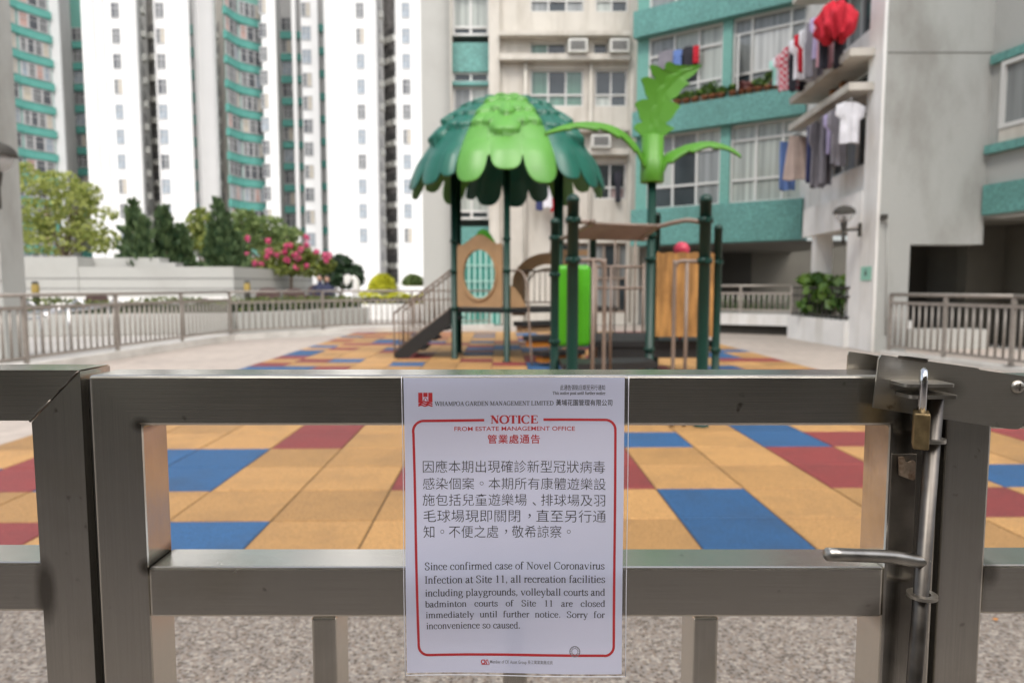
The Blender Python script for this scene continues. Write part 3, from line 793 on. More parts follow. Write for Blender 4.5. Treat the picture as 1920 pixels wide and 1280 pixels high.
# emblem: red square, three upright bars on top and waves below
em = MB()
def rect(mb, x0, y0, x1, y1, off):
    mb.add([onpaper(nx(x0, y1), nz(y1), off), onpaper(nx(x1, y1), nz(y1), off), onpaper(nx(x1, y0), nz(y0), off), onpaper(nx(x0, y0), nz(y0), off)], [(0, 1, 2, 3)])
rect(em, 785, 735, 793, 753, INK[0]); rect(em, 794.4, 735, 802.4, 743, INK[0]); rect(em, 803.8, 735, 811.5, 753, INK[0])
band([(795, 752.5), (796, 747), (798.4, 744.5), (801, 747), (802, 752.5)], 1.6, em, INK[0] + 4e-6)
for k, yy in enumerate((752.2, 755.6, 759.0)):
    band([(785 + i * 26.5 / 20, yy + 1.0 * sin(i / 20 * 4 * pi + k)) for i in range(21)], 2.6, em, INK[0] + 8e-6 + k * 4e-6)
part(em, 'emblem', M_red, notice, fix=False)
ft = MB()
band(arcp(906, 1237, 3.4, 40, 320), 1.9, ft); band([(909, 1233), (909, 1241)], 1.6, ft, INK[0] + 4e-6); band([(913.5, 1233), (909.6, 1237), (913.5, 1241)], 1.6, ft, INK[0] + 8e-6)
band([(911.5, 1241.2), (914.5, 1233), (917.5, 1241.2)], 1.5, ft, INK[0] + 12e-6)
band([(903, 1241.8), (918, 1241.8)], 0.9, ft, INK[0] + 16e-6)
part(ft, 'footer_emblem', M_red, notice, fix=False)
fg = MB()
sans(fg, 'Member of CK Asset Group', 919, 987, 1239.5, 1233.5, 0.008)
cjk(fg, '長江實業集團成員', 989, 1036, 1232.5, 1239.8)
part(fg, 'footer_lettering', M_grey, notice, fix=False)
sp = MB()
band(arcp(1077, 1216, 9.3, 0, 360, 24), 1.6, sp); band(arcp(1077, 1216, 5.6, 0, 360, 24), 1.0, sp, INK[0] + 4e-6)
for k in range(14): band([(1077 + 6.6 * cos(k * pi / 7), 1216 + 6.6 * sin(k * pi / 7)), (1077 + 8.2 * cos(k * pi / 7), 1216 + 8.2 * sin(k * pi / 7))], 1.1, sp, INK[0] + 8e-6)
part(sp, 'round_stamp', M_grey, notice, fix=False)

# ------------------------------------------------------------------ unseen block behind the camera, added and shaped to darken the gate's reflections
M_shade_block = mat('shade_block_surface', (0.55, 0.52, 0.45), 0.85, vary=0.1, scale=0.8)
mb = MB()
mb.box(-60, -16, 0, 45, -15, 3.5); mb.box(-60, -16, 3.5, 45, -2.9, 4.2); mb.box(-60, -14, 4.2, 45, -9.0, 11)
for k in range(9): mb.box(-40 + k * 9, -6, 0, -39.2 + k * 9, -5.2, 3.5)
mb.build('unseen_shade_block', M_shade_block, kind='structure')

# ------------------------------------------------------------------ facade helpers
class Facade:
    """upright wall from plan point a (left, as seen from the playground) to b; local x runs along it, -y points out"""
    def __init__(s, a, b):
        s.a, s.b = Vector((*a, 0)), Vector((*b, 0))
        d = s.b - s.a
        s.len = d.length; s.ang = math.atan2(d.y, d.x)
        s.M = Matrix.Translation(s.a) @ Matrix.Rotation(s.ang, 4, 'Z')
    def s_at(s, px):
        """where along the wall the view column px meets it"""
        k = (px - 960.0) / 1280.0
        d = s.b - s.a
        # (a.x + t d.x) = k (a.y + t d.y)
        return (k * s.a.y - s.a.x) / (d.x - k * d.y) * s.len
    def z_at(s, px, py):
        p = s.M @ Vector((s.s_at(px), 0, 0))
        return WZ(py, p.y)

def holed(mb, F, s0, s1, z0, z1, holes, rev=0.16, m=0, y=0.0):
    xs = sorted({s0, s1, *[h[0] for h in holes], *[h[1] for h in holes]})
    zs = sorted({z0, z1, *[h[2] for h in holes], *[h[3] for h in holes]})
    xs = [x for x in xs if s0 - 1e-6 <= x <= s1 + 1e-6]; zs = [z for z in zs if z0 - 1e-6 <= z <= z1 + 1e-6]
    for i in range(len(xs) - 1):
        for j in range(len(zs) - 1):
            cx, cz = (xs[i] + xs[i + 1]) / 2, (zs[j] + zs[j + 1]) / 2
            if any(h[0] < cx < h[1] and h[2] < cz < h[3] for h in holes): continue
            mb.add([F.M @ Vector(p) for p in ((xs[i], y, zs[j]), (xs[i + 1], y, zs[j]), (xs[i + 1], y, zs[j + 1]), (xs[i], y, zs[j + 1]))], [(0, 1, 2, 3)], m)
    for h in holes:
        a, b, c, d = h
        for q in (((a, y, c), (b, y, c), (b, y + rev, c), (a, y + rev, c)), ((a, y, d), (a, y + rev, d), (b, y + rev, d), (b, y, d)),
                  ((a, y, c), (a, y + rev, c), (a, y + rev, d), (a, y, d)), ((b, y, c), (b, y, d), (b, y + rev, d), (b, y + rev, c))):
            mb.add([F.M @ Vector(p) for p in q], [(0, 1, 2, 3)], m)

def window(F, s0, s1, z0, z1, cols, rows, y, parent, panes, fw=0.05, fmat=None, name='window'):
    """frame with mullions (fractions) and panes behind, one material per pane"""
    xs = [0] + list(cols) + [1]; zs = [0] + list(rows) + [1]
    f = MB(); p = MB()
    w_, h_ = s1 - s0, z1 - z0
    f.box(s0, y - 0.05, z0, s0 + fw, y + 0.02, z1, 0, F.M); f.box(s1 - fw, y - 0.05, z0, s1, y + 0.02, z1, 0, F.M)
    f.box(s0 + fw, y - 0.048, z0, s1 - fw, y + 0.02, z0 + fw, 0, F.M); f.box(s0 + fw, y - 0.048, z1 - fw, s1 - fw, y + 0.02, z1, 0, F.M)
    for c in cols: f.box(s0 + c * w_ - fw / 2, y - 0.044, z0 + fw, s0 + c * w_ + fw / 2, y + 0.02, z1 - fw, 0, F.M)
    for r in rows: f.box(s0 + fw, y - 0.040, z0 + r * h_ - fw / 2, s1 - fw, y + 0.018, z0 + r * h_ + fw / 2, 0, F.M)
    n = 0
    for i in range(len(xs) - 1):
        for j in range(len(zs) - 1):
            k = panes[(i + 7 * j) % len(panes)] if not isinstance(panes[0], (list, tuple)) else panes[j % len(panes)][i % len(panes[0])]
            a, b = s0 + xs[i] * w_, s0 + xs[i + 1] * w_; c, d = z0 + zs[j] * h_, z0 + zs[j + 1] * h_
            p.add([F.M @ Vector(q) for q in ((a, y + 0.012, c), (b, y + 0.012, c), (b, y + 0.012, d), (a, y + 0.012, d))], [(0, 1, 2, 3)], k)
    fo = part(f, name, fmat or M_frame, parent)
    po = p.build('pane', PANES, fix=False); po.parent = fo
    return fo

def curtain(name, col, var=0.35):
    m = mat(name, col, 0.35, vary=var, scale=1.0, stretch=(9, 9, 0.25), coat=0.6)
    return m
PANES = [M_glass, curtain('curtain_green', (0.10, 0.20, 0.155)), curtain('curtain_pale', (0.36, 0.39, 0.36)), curtain('curtain_grey', (0.21, 0.225, 0.225)), curtain('curtain_pink', (0.40, 0.30, 0.29)), curtain('curtain_white', (0.50, 0.51, 0.50))]
M_ac = mat('air_con_case', (0.60, 0.60, 0.56), 0.6, vary=0.08, scale=4)
M_louvre = mat('dark_louvre', (0.10, 0.10, 0.095), 0.7)

def aircon(F, s0, s1, z0, z1, y, parent):
    b = MB().box(s0, y - 0.42, z0, s1, y, z1, 0, F.M)
    o = part(b, 'air_conditioner', M_ac, parent)
    g = MB(); g.box(s0 + 0.06, y - 0.428, z0 + 0.06, s1 - 0.06, y - 0.421, z1 - 0.06, 0, F.M)
    for k in range(6):
        zz = z0 + 0.08 + (z1 - z0 - 0.16) * k / 5
        g.box(s0 + 0.07, y - 0.436, zz - 0.008, s1 - 0.07, y - 0.4285, zz + 0.008, 1, F.M)
    q = g.build('grille', [M_louvre, mat('grille_slat', (0.28, 0.28, 0.27), 0.6)]); q.parent = o
    return o

# ------------------------------------------------------------------ the pale apartment block facing the playground
BY2 = 20.5
pale = thing('apartment_block', 'pale flats with window air conditioners, a teal recess and stained ledges behind the palm canopy', 'apartment block', (0.9, BY2, 0))
xL, xR = WX(846, 300, BY2), WX(1201, 300, BY2)
F0 = Facade((xL, BY2), (xR, BY2))
def sx(px, py=200): return WX(px, py, BY2) - xL
def sz(py): return WZ(py, BY2)
FL = sz(130) - sz(305)
zb = sz(200); zt = sz(130)
holes = []
wins = []
s_col = sx(937)
for k in (-1, 0, 1, 2):
    dz = k * FL
    for (a, b) in ((994, 1094), (1115, 1176)):
        if k == -1 and a == 994: continue
        holes.append((sx(a), sx(b), zb + dz, zt + dz))
    holes.append((sx(994), sx(1060), sz(104) + dz, sz(80) + dz)); holes.append((sx(1112), sx(1138), sz(104) + dz, sz(80) + dz))
ztop = 16.0
wall = MB()
holed(wall, F0, s_col, sx(1201), 0.0, ztop, holes + [(sx(1052), sx(1192), 0.35, sz(455))], 0.2)
wall.box(sx(917), -0.16, 0, s_col - 0.002, 0.25, ztop, 0, F0.M)
wall.box(0.0, -0.05, 0, sx(847.5), 0.9, ztop, 0, F0.M)
wall.box(sx(1177), -0.10, 0, sx(1201), -0.002, ztop, 0, F0.M)
part(wall, 'wall', M_beige, pale)
part(MB().box(-0.9, 0.3, 0, -0.002, 9, ztop, 0, F0.M).box(0, 0.95, 0, sx(1201), 9, ztop, 0, F0.M).box(sx(1201) , 0.2, 0, sx(1201)+0.3, 9, ztop, 0, F0.M), 'side_wall', M_paleg, pale)
for k in (-1, 0, 1, 2):
    dz = k * FL
    pn = [[1, 1, 1], [1, 0, 1]] if k == 0 else [[3, 0, 3], [2, 0, 3]]
    if k != -1: window(F0, sx(994), sx(1094), zb + dz, zt + dz, (0.34, 0.67), (0.33,), 0.13, pale, pn)
    window(F0, sx(1115), sx(1176), zb + dz, zt + dz, (0.5,), (0.33,), 0.13, pale, [[2, 0], [0, 0]] if k != -1 else [[0, 4], [0, 0]])
    window(F0, sx(994), sx(1060), sz(104) + dz, sz(80) + dz, (0.5,), (), 0.13, pale, [1, 0], 0.03)
    window(F0, sx(1112), sx(1138), sz(104) + dz, sz(80) + dz, (), (), 0.13, pale, [0], 0.03)
    led = MB()
    led.box(sx(937) + 0.003, -0.30, sz(118) + dz, sx(1177) - 0.003, -0.002, sz(107) + dz, 0, F0.M)
    part(led, 'ledge', M_beige, pale)
    part(MB().box(sx(937) + 0.003, -0.34, sz(74) + dz, sx(1177) - 0.003, -0.002, sz(66) + dz, 0, F0.M), 'ledge', M_beige, pale)
    for (a, b) in ((1063, 1098), (1139, 1174)):
        if k == -1 and a == 1063: continue
        dd = -0.05 if k == -1 else 0
        aircon(F0, sx(a) + dd * 10, sx(b) + dd * 10, sz(106.5) + dz, sz(82) + dz, 0.0, pale)
for px in (985, 1106, 1183):
    pp = MB().tube([(WX(px, 300, BY2), BY2 - .09, 0.1), (WX(px, 300, BY2), BY2 - .09, sz(110) - .02)], .045, 8)
    part(pp, 'drain_pipe', M_beige, pale)
# teal recess on its left
rec = MB(); bands = MB()
rz = 0.22
for k in (-2, -1, 0, 1, 2):
    dz = k * FL
    F1 = F0
    part(MB().box(sx(847.5) + .003, rz, sz(130) + dz, sx(917) - .003, rz + 0.3, sz(75) + dz, 0, F0.M), 'teal_panel', M_teal, pale)
    part(MB().box(sx(847.5) + .003, rz - 0.08, sz(157) + dz, sx(917) - .003, rz + 0.3, sz(150) + dz, 0, F0.M), 'teal_sill', M_teal, pale)
    window(F0, sx(847.5) + .003, sx(917) - .003, sz(150) + dz, sz(130) + dz, (0.5,), (), rz + 0.12, pale, [0, 0], 0.06)
    window(F0, sx(847.5) + .003, sx(917) - .003, sz(237) + dz, sz(157) + dz, (0.5,), (0.2,), rz + 0.12, pale, [[0, 0], [2 if k else 3, 2]], 0.07)
# ground floor: slatted windows and the teal gate seen through the play panel
window(F0, sx(1052), sx(1192), 0.35, sz(455), (0.2, 0.4, 0.6, 0.8), (0.5,), 0.14, pale, [[3, 0, 3, 3, 0], [0, 3, 3, 0, 3]], 0.07, mat('brown_frame', (0.25, 0.20, 0.16), 0.5))
gt = MB()
gz0, gz1 = 0.02, sz(470)
ga, gb = sx(852), sx(938)
gt.box(ga, -0.26, gz0, gb, -0.22, gz1, 0, F0.M)
for k in range(8):
    xx = ga + (gb - ga) * (k + 0.5) / 8
    gt.box(xx - 0.03, -0.30, gz0, xx + 0.03, -0.265, gz1, 1, F0.M)
for zz in (sz(498), sz(527), sz(556)): gt.box(ga, -0.315, zz - 0.02, gb, -0.302, zz + 0.02, 1, F0.M)
tag(gt.build('barred_gate', [mat('gate_teal', (0.035, 0.22, 0.18), 0.5, vary=0.25, scale=2), mat('gate_bar', (0.34, 0.55, 0.49), 0.5)]), 'teal gate with pale upright bars seen through the oval play panel', 'gate')

# ------------------------------------------------------------------ the teal-banded wing with balconies and the grey granite end
wing = thing('balcony_block', 'teal banded flats with laundry balconies and a stained grey granite end wall', 'apartment block', (7.5, 14, 0))
A = (WX(1201, 300, 19.8), 19.8); B = (WX(1513, 300, 17.2), 17.2)
F2 = Facade(A, B)
L2 = F2.len
tb = MB()
BANDS = [(2.30, 3.30), (5.33, 6.00), (8.02, 8.72), (10.7, 11.4), (13.4, 14.1)]
for z0, z1 in BANDS:
    part(MB().box(-0.12, -0.34, z0, L2, 0.3, z1, 0, F2.M), 'teal_band', M_teal, wing)
pier = MB()
sp0, sp1 = F2.s_at(1346), F2.s_at(1363)
for (z0, z1), (z2, z3) in zip(BANDS[:-1], BANDS[1:]):
    for bx_ in ((sp0, -0.12, sp1), (-0.12, -0.05, 0.22), (L2 - 0.06, -0.05, L2)):
        part(MB().box(bx_[0], bx_[1], z1, bx_[2], 0.2, z2, 0, F2.M), 'teal_pier', M_tealpier, wing)
pnA = [[[0, 0, 3], [2, 0, 3], [3, 3, 2]], [[3, 3, 2], [3, 0, 2], [3, 2, 2]], [[3, 3, 2], [3, 2, 2], [2, 2, 2]], [[2, 3, 3], [2, 3, 3], [2, 3, 3]]]
pnB = [[[2, 2, 2], [2, 2, 2], [2, 2, 2]], [[0, 3, 2], [3, 5, 3], [3, 3, 3]], [[2, 2, 3], [2, 2, 2], [2, 2, 3]], [[2, 3, 2], [2, 2, 3], [2, 3, 3]]]
for i in range(4):
    z0, z1 = BANDS[i][1], BANDS[i + 1][0]
    window(F2, 0.22, sp0, z0, z1, (0.36, 0.68), (0.30, 0.74), 0.02, wing, pnA[i], 0.06)
    window(F2, sp1, L2 - 0.06, z0, z1, (0.36, 0.72) if i != 1 else (0.26, 0.78), (0.30, 0.80), 0.02, wing, pnB[i], 0.06)
# one casement stands open
cas = MB()
M_open = F2.M @ Matrix.Translation((sp1 + 0.10, -0.05, 6.1)) @ Matrix.Rotation(radians(-70), 4, 'Z')
for bx in ((0, 0, 0, .05, .04, 1.35), (.45, 0, 0, .5, .04, 1.35), (.05, 0, 0, .45, .038, .05), (.05, 0, 1.30, .45, .038, 1.35)): cas.box(*bx, 0, M_open)
cas.box(.05, .015, .05, .45, .022, 1.30, 1, M_open)
part(cas, 'open_casement', [M_frame, PANES[3]], wing)
# undercroft behind and below
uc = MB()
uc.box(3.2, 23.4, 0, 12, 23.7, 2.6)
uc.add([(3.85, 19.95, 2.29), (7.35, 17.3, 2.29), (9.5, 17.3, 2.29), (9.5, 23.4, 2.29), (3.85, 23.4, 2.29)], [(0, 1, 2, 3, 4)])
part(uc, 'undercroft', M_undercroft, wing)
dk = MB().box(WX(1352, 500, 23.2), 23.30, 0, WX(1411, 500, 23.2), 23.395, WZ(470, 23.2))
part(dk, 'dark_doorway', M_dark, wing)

# white balcony side, facing the towers
C0, D0 = (6.28, 11.95), (6.62, 16.6)
F3 = Facade(D0, C0)
L3 = F3.len
s_in = L3 - 0.50
wb = MB()
wb.box(L3 - 1.12, 0.0, 0, L3 - 0.5, 0.62, 2.238, 0, F3.M)                 # ground-floor pillar
wb.box(L3 - 0.499, 0.0, 0, L3 + 0.07, 0.05, 16, 0, F3.M)                 # white edge of the end wall
wb.box(-0.6, 0.75, 2.5, L3 - 0.4, 3.5, 16, 0, F3.M); wb.box(-1.4, 0.52, 2.5, F3.s_at(1512) + 0.05, 0.745, 16, 0, F3.M)
s_a = F3.s_at(1512)
wb.box(s_a, 0.22, 2.86, s_in - .002, 0.36, 3.40, 0, F3.M)              # parapet
wb.box(s_a - 0.35, -0.02, 2.24, s_in - .002, 0.5, 2.855, 0, F3.M)         # beam
wb.box(s_a, 0.22, 5.30, s_in - .002, 0.34, 5.85, 0, F3.M)
wb.box(s_a, 0.22, 8.0, s_in - .002, 0.34, 8.55, 0, F3.M)
for zz in (3.40, 5.85, 8.55): wb.box(s_a, 0.22, zz, s_a + 0.16, 0.36, zz + (1.2 if zz < 4 else 1.45), 0, F3.M)
wb.box(s_a, 0.5, 2.86, s_a + 0.1, 2.2, 16, 0, F3.M)
part(wb, 'balcony_wall', M_white, wing)
slab = MB()
for zz in (4.56, 5.14, 7.25, 7.85, 9.95):
    slab = MB().box(s_a - 0.30, -0.42, zz, s_in + 0.25, -0.003, zz + 0.13, 0, F3.M); slab.box(s_a - 0.30, -0.003, zz, s_in - .002, 0.45, zz + 0.13, 0, F3.M)
    part(slab, 'balcony_slab', M_beige, wing)
for (zz, z2) in ((3.40, 4.56), (5.85, 7.25), (8.55, 9.95)):
    window(F3, s_a + 0.17, s_in - 0.01, zz + 0.02, z2 - 0.01, (0.25, 0.5, 0.75), (), 0.40, wing, [0, 3, 0, 0], 0.07)
window(F3, s_a + 0.02, s_in - 0.01, 4.70, 5.13, (0.15, 0.5), (), 0.30, wing, [0, 0, 0], 0.05)
ob = MB()
ob.box(s_a + 0.75, 0.05, 4.695, s_a + 0.83, 0.28, 5.13, 0, F3.M); ob.box(s_a + 1.25, 0.05, 4.695, s_a + 1.36, 0.28, 5.13, 0, F3.M); ob.box(s_a + 0.83, 0.10, 4.695, s_a + 1.25, 0.26, 5.06, 1, F3.M)
part(ob, 'orange_cupboard', [mat('orange_board', (0.42, 0.17, 0.05), 0.6, vary=0.2, scale=6), M_ac], wing)
col = MB()
cx_ = F3.s_at(1517)
col.box(cx_ - 0.12, 0.05, 0, cx_ + 0.12, 0.40, 2.238, 0, F3.M)
part(col, 'column', M_white, wing)
# grey granite end wall with the opening onto the undercroft
gw = MB()
GYW = 11.88
ox = WX(1704, 520, GYW); oz = WZ(458, GYW)
gx1 = WX(1851, 300, GYW)
gw.box(6.335, GYW, 0, ox, GYW + 0.45, 16); gw.box(ox, GYW, oz, gx1, GYW + 0.45, 16)
grv = MB().box(6.34, GYW - 0.004, WZ(99, GYW) - 0.012, gx1 - .002, GYW - 0.001, WZ(99, GYW) + 0.012)
part(gw, 'end_wall', M_granite, wing)
part(grv, 'wall_joint', mat('joint_grey', (0.17, 0.165, 0.15), 0.8), wing)
part(MB().tube([(WX(1661, 600, GYW), GYW - 0.02, 0.3), (WX(1661, 460, GYW), GYW - 0.02, WZ(405, GYW))], 0.014, 8), 'conduit', M_paleg, wing)
part(MB().box(WX(1650, 408, GYW), GYW - 0.12, WZ(412, GYW), WX(1658, 408, GYW), GYW - 0.003, WZ(403, GYW)), 'junction_box', M_dark, wing)
F4 = Facade((gx1 + 0.003, GYW), (gx1 + 1.1, 6.0))
rf = MB()
rf.box(0, 0.0, 2.32, 6, 0.4, 16, 0, F4.M)
part(rf, 'return_wall', M_granite, wing)
for (z0, z1, ov) in ((2.36, 2.86, .10), (3.38, 3.52, .12), (4.86, 5.0, .09), (6.45, 6.62, .12), (7.9, 8.1, .1)):
    part(MB().box(0.04, -ov, z0, 6, -0.002, z1, 0, F4.M), 'teal_ledge', M_teal, wing)
window(F4, 0.25, 2.6, 3.75, 4.84, (0.3, 0.6), (), -0.03, wing, [3, 2, 0], 0.07)
part(MB().box(0.25, -0.06, 3.53, 2.6, -0.003, 3.745, 0, F4.M), 'apron', M_beige, wing)
part(MB().box(0.9, -0.05, 2.87, 3, -0.003, 3.375, 0, F4.M).box(0.9, -0.05, 5.2, 3, -0.003, 6.44, 0, F4.M), 'teal_infill', M_tealpier, wing)
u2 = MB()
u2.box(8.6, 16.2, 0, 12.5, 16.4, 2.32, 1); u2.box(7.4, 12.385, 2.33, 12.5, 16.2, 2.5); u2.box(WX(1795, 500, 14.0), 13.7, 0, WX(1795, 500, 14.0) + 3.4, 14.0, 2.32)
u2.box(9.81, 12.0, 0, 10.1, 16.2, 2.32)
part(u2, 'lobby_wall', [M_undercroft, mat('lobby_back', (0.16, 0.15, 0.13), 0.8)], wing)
tag(MB().box(WX(1698, 640, 12.6), 12.5, 0, WX(1842, 640, 12.6), 12.9, WZ(617, 12.6)).build('planter', M_paleg), 'pale low planter wall behind the thick brown railing', 'planter')

# ------------------------------------------------------------------ far towers
M_twin = [mat('tower_pane_%s' % n, c, 0.3, vary=0.35, scale=2.5, coat=0.3) for n, c in (('grey', (0.17, 0.175, 0.18)), ('dark', (0.075, 0.08, 0.09)), ('blue', (0.27, 0.31, 0.35)), ('cream', (0.44, 0.40, 0.33)), ('pink', (0.42, 0.28, 0.25)))]
M_tframe = mat('tower_frame', (0.46, 0.46, 0.46), 0.6)
def proto_window(pan, nx_, drop):
    m_ = MB()
    m_.box(-.5, -0.07, -.5, .5, -0.002, -.44, 0); m_.box(-.5, -0.07, .44, .5, -0.002, .5, 0); m_.box(-.5, -0.07, -.44, -.44, -0.002, .44, 0); m_.box(.44, -0.07, -.44, .5, -0.002, .44, 0)
    for k in range(1, nx_): m_.box(-.5 + k / nx_ - .03, -0.065, -.44, -.5 + k / nx_ + .03, -0.002, .44, 0)
    m_.box(-.44, -0.06, .12, .44, -0.002, .16, 0)
    for k in range(nx_):
        m_.add([(-.44 + .88 * k / nx_, -0.03, -.44), (-.44 + .88 * (k + 1) / nx_, -0.03, -.44), (-.44 + .88 * (k + 1) / nx_, -0.03, .44), (-.44 + .88 * k / nx_, -0.03, .44)], [(0, 1, 2, 3)], 1 + pan[k % len(pan)])
    if drop: m_.box(-.54, -0.5, -.75, .1, -0.002, -.52, 0)
    me = bpy.data.meshes.new('window'); me.from_pydata(m_.v, [], m_.f)
    for q in [M_tframe] + M_twin: me.materials.append(q)
    me.polygons.foreach_set('material_index', m_.m); me.update()
    return me
PW = [proto_window(p, n, d) for p, n, d in (([0], 2, 0), ([1, 0], 2, 0), ([2], 2, 0), ([0, 3], 2, 0), ([1], 3, 0), ([0, 1, 2], 3, 0), ([4, 1, 0], 3, 0), ([3, 0, 1], 3, 0), ([2, 0, 4], 4, 0), ([0, 1, 0, 3], 4, 0))]
rtw = random.Random(5)
def put_window(F, s, z, w_, h_, tower, wide=False):
    me = rtw.choice(PW[4:] if wide else PW[:4])
    o = bpy.data.objects.new('window', me); COL.objects.link(o)
    o.location = F.M @ Vector((s, 0, z)); o.rotation_euler = (0, 0, F.ang); o.scale = (w_, 1, h_)
    return keep_world(o, tower)
def fpx(pa, Ya, pb, Yb): return Facade((WX(pa, 300, Ya), Ya), (WX(pb, 300, Yb), Yb))
FLH = 2.8
ZF = [WZ(20, 80) - 2.8 * k for k in range(-1, 15)]          # window centre heights
ZF = [z for z in ZF if z > 1.0]
TOP = 47.0
def slab_strip(tw, pa, pb, Y, wpx=None, m=None, thick=0.3, name='wall_slab'):
    F = fpx(pa, Y, pb, Y)
    part(MB().box(0, 0, 0, F.len, thick, TOP, 0, F.M), name, m or M_tower, tw)
    if wpx:
        a, b = F.s_at(wpx[0]), F.s_at(wpx[1])
        for z in ZF:
            if z > 4.5: put_window(F, (a + b) / 2, z, b - a, 1.75, tw)
    return F
def teal_bay(tw, pa, Ya, pb, Yb, n=2, bulge=-0.9, dz=0.0, wall_m=None, wins=True, bh=0.85, ww=0.92):
    """curved bay: teal band below each row of windows"""
    F = fpx(pa, Ya, pb, Yb)
    segs = 6
    def pt(t, o): return F.M @ Vector((F.len * t, -bulge * sin(pi * t) - o, 0))
    wallm = MB(); bm_ = MB()
    for i in range(segs):
        a, b = pt(i / segs, 0), pt((i + 1) / segs, 0)
        wallm.add([(a.x, a.y, 0), (b.x, b.y, 0), (b.x, b.y, TOP), (a.x, a.y, TOP)], [(0, 1, 2, 3)])
    part(wallm, 'bay_wall', wall_m or M_tealpier, tw, fix=False)
    for z in ZF:
        z += dz
        bm_ = MB()
        for i in range(segs):
            a, b = pt(i / segs, 0.35), pt((i + 1) / segs, 0.35); c, d = pt((i + 1) / segs, -0.2), pt(i / segs, -0.2)
            z0, z1 = z - 1.95, z - 1.95 + bh
            bm_.add([(a.x, a.y, z0), (b.x, b.y, z0), (c.x, c.y, z0), (d.x, d.y, z0), (a.x, a.y, z1), (b.x, b.y, z1), (c.x, c.y, z1), (d.x, d.y, z1)],
                    [(0, 1, 5, 4), (0, 3, 2, 1), (4, 5, 6, 7), (0, 4, 7, 3), (1, 2, 6, 5)])
        part(bm_, 'teal_band', M_tealtower, tw, fix=False)
        if wins:
            for k in range(n):
                t0, t1 = (k + (1 - ww) / 2) / n, (k + 1 - (1 - ww) / 2) / n
                a, b = pt(t0, 0.05), pt(t1, 0.05)
                FF = Facade((a.x, a.y), (b.x, b.y))
                put_window(FF, FF.len / 2, z - 0.1, FF.len, 1.7, tw, n <= 2 and FF.len > 1.6)
    return F
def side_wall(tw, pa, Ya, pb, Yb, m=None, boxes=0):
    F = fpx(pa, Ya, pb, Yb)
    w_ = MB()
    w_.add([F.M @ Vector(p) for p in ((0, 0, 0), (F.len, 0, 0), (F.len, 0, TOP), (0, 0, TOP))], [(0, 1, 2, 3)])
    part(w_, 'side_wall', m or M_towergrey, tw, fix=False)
    if boxes:
        for z in ZF:
            for k in range(boxes):
                s0 = F.len * (k + 0.35) / boxes
                part(MB().box(s0, -0.5, z - 0.6, s0 + 1.1, -0.01, z + 0.15, 0, F.M), 'air_conditioner', M_ac, tw)
                part(MB().box(s0 - .8, -0.08, z + 0.25, s0 + 1.8, -0.01, z + 1.3, 0, F.M), 'shaft_window', mat('shaft_window', (0.20, 0.20, 0.20), 0.5), tw)
    return F

tA = thing('tower_block', 'white high rise farthest left with curved teal balcony bands', 'tower block', (WX(200, 300, 84), 84, 0))
teal_bay(tA, 2, 78, 106, 85, 2)
slab_strip(tA, -75, 0, 82, (-50, -34))
teal_bay(tA, -160, 86, -77, 86, 2)
slab_strip(tA, -330, -162, 82)
slab_strip(tA, 106, 123, 85.2, (109, 119))
side_wall(tA, 123, 85.5, 146, 95)
teal_bay(tA, 146, 95, 166, 95, 1, 0.0)
slab_strip(tA, 165, 182, 80.5)
slab_strip(tA, 182, 266, 80, (234, 249), None)
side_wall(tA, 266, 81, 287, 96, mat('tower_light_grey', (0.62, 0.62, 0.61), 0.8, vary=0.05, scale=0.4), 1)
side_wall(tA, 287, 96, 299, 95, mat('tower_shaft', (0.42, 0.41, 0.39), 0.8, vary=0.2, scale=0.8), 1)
slab_strip(tA, 298.5, 363, 80, (314, 330), None)
teal_bay(tA, 363, 90, 372, 90, 1, 0.0, wins=False, bh=1.2, wall_m=M_towergrey)
slab_strip(tA, 371, 411, 84, None, None)

tB = thing('tower_block', 'white high rise behind the canopy with a dark air shaft between two slabs', 'tower block', (WX(640, 300, 84), 84, 0))
side_wall(tB, 410, 100, 428, 88, M_beige, 1)
teal_bay(tB, 428, 83, 497, 88, 2)
slab_strip(tB, 497, 523, 86, (501, 515))
side_wall(tB, 523, 86.5, 534, 95)
teal_bay(tB, 533, 92, 553, 92, 1, 0.0, dz=0.2, wall_m=M_towergrey)
slab_strip(tB, 553, 560, 88, None, None)
teal_bay(tB, 560, 92, 570, 92, 1, 0.0, dz=0.2, wall_m=M_towergrey, wins=False)
slab_strip(tB, 570, 601, 87, (578, 595), None)
teal_bay(tB, 601, 89, 613, 89, 1, 0.0, wins=False, wall_m=M_towergrey)
slab_strip(tB, 612.5, 709, 80, (677, 692), None)
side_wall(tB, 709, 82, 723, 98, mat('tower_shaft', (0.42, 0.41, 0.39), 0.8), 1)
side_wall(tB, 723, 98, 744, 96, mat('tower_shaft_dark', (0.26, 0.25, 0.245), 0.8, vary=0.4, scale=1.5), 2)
slab_strip(tB, 744, 815, 80, (760, 775), None)
slab_strip(tB, 815, 846, 83, None, M_paleg)

for tw, ribs in ((tA, ((184, 188, 80), (203, 205, 80), (262, 266, 80), (298.5, 301, 80), (360, 363, 80), (374, 377, 84), (407, 410, 84))), (tB, ((613, 617, 80), (636, 638, 80), (704, 708, 80), (744, 747, 80), (798, 800, 80), (812, 815, 80)))):
    for pa, pb, Y in ribs:
        F = fpx(pa, Y - .22, pb, Y - .22)
        part(MB().box(0, 0, 0, F.len, .215, TOP, 0, F.M), 'wall_rib', mat('tower_rib', (0.60, 0.60, 0.595), 0.8, vary=0.05, scale=0.3), tw)
for tw, pa, pb in ((tA, -330, 411), (tB, 411, 846)):
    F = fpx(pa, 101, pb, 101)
    part(MB().box(0, 0, 0, F.len, 12, TOP, 0, F.M), 'core_wall', M_towergrey, tw)

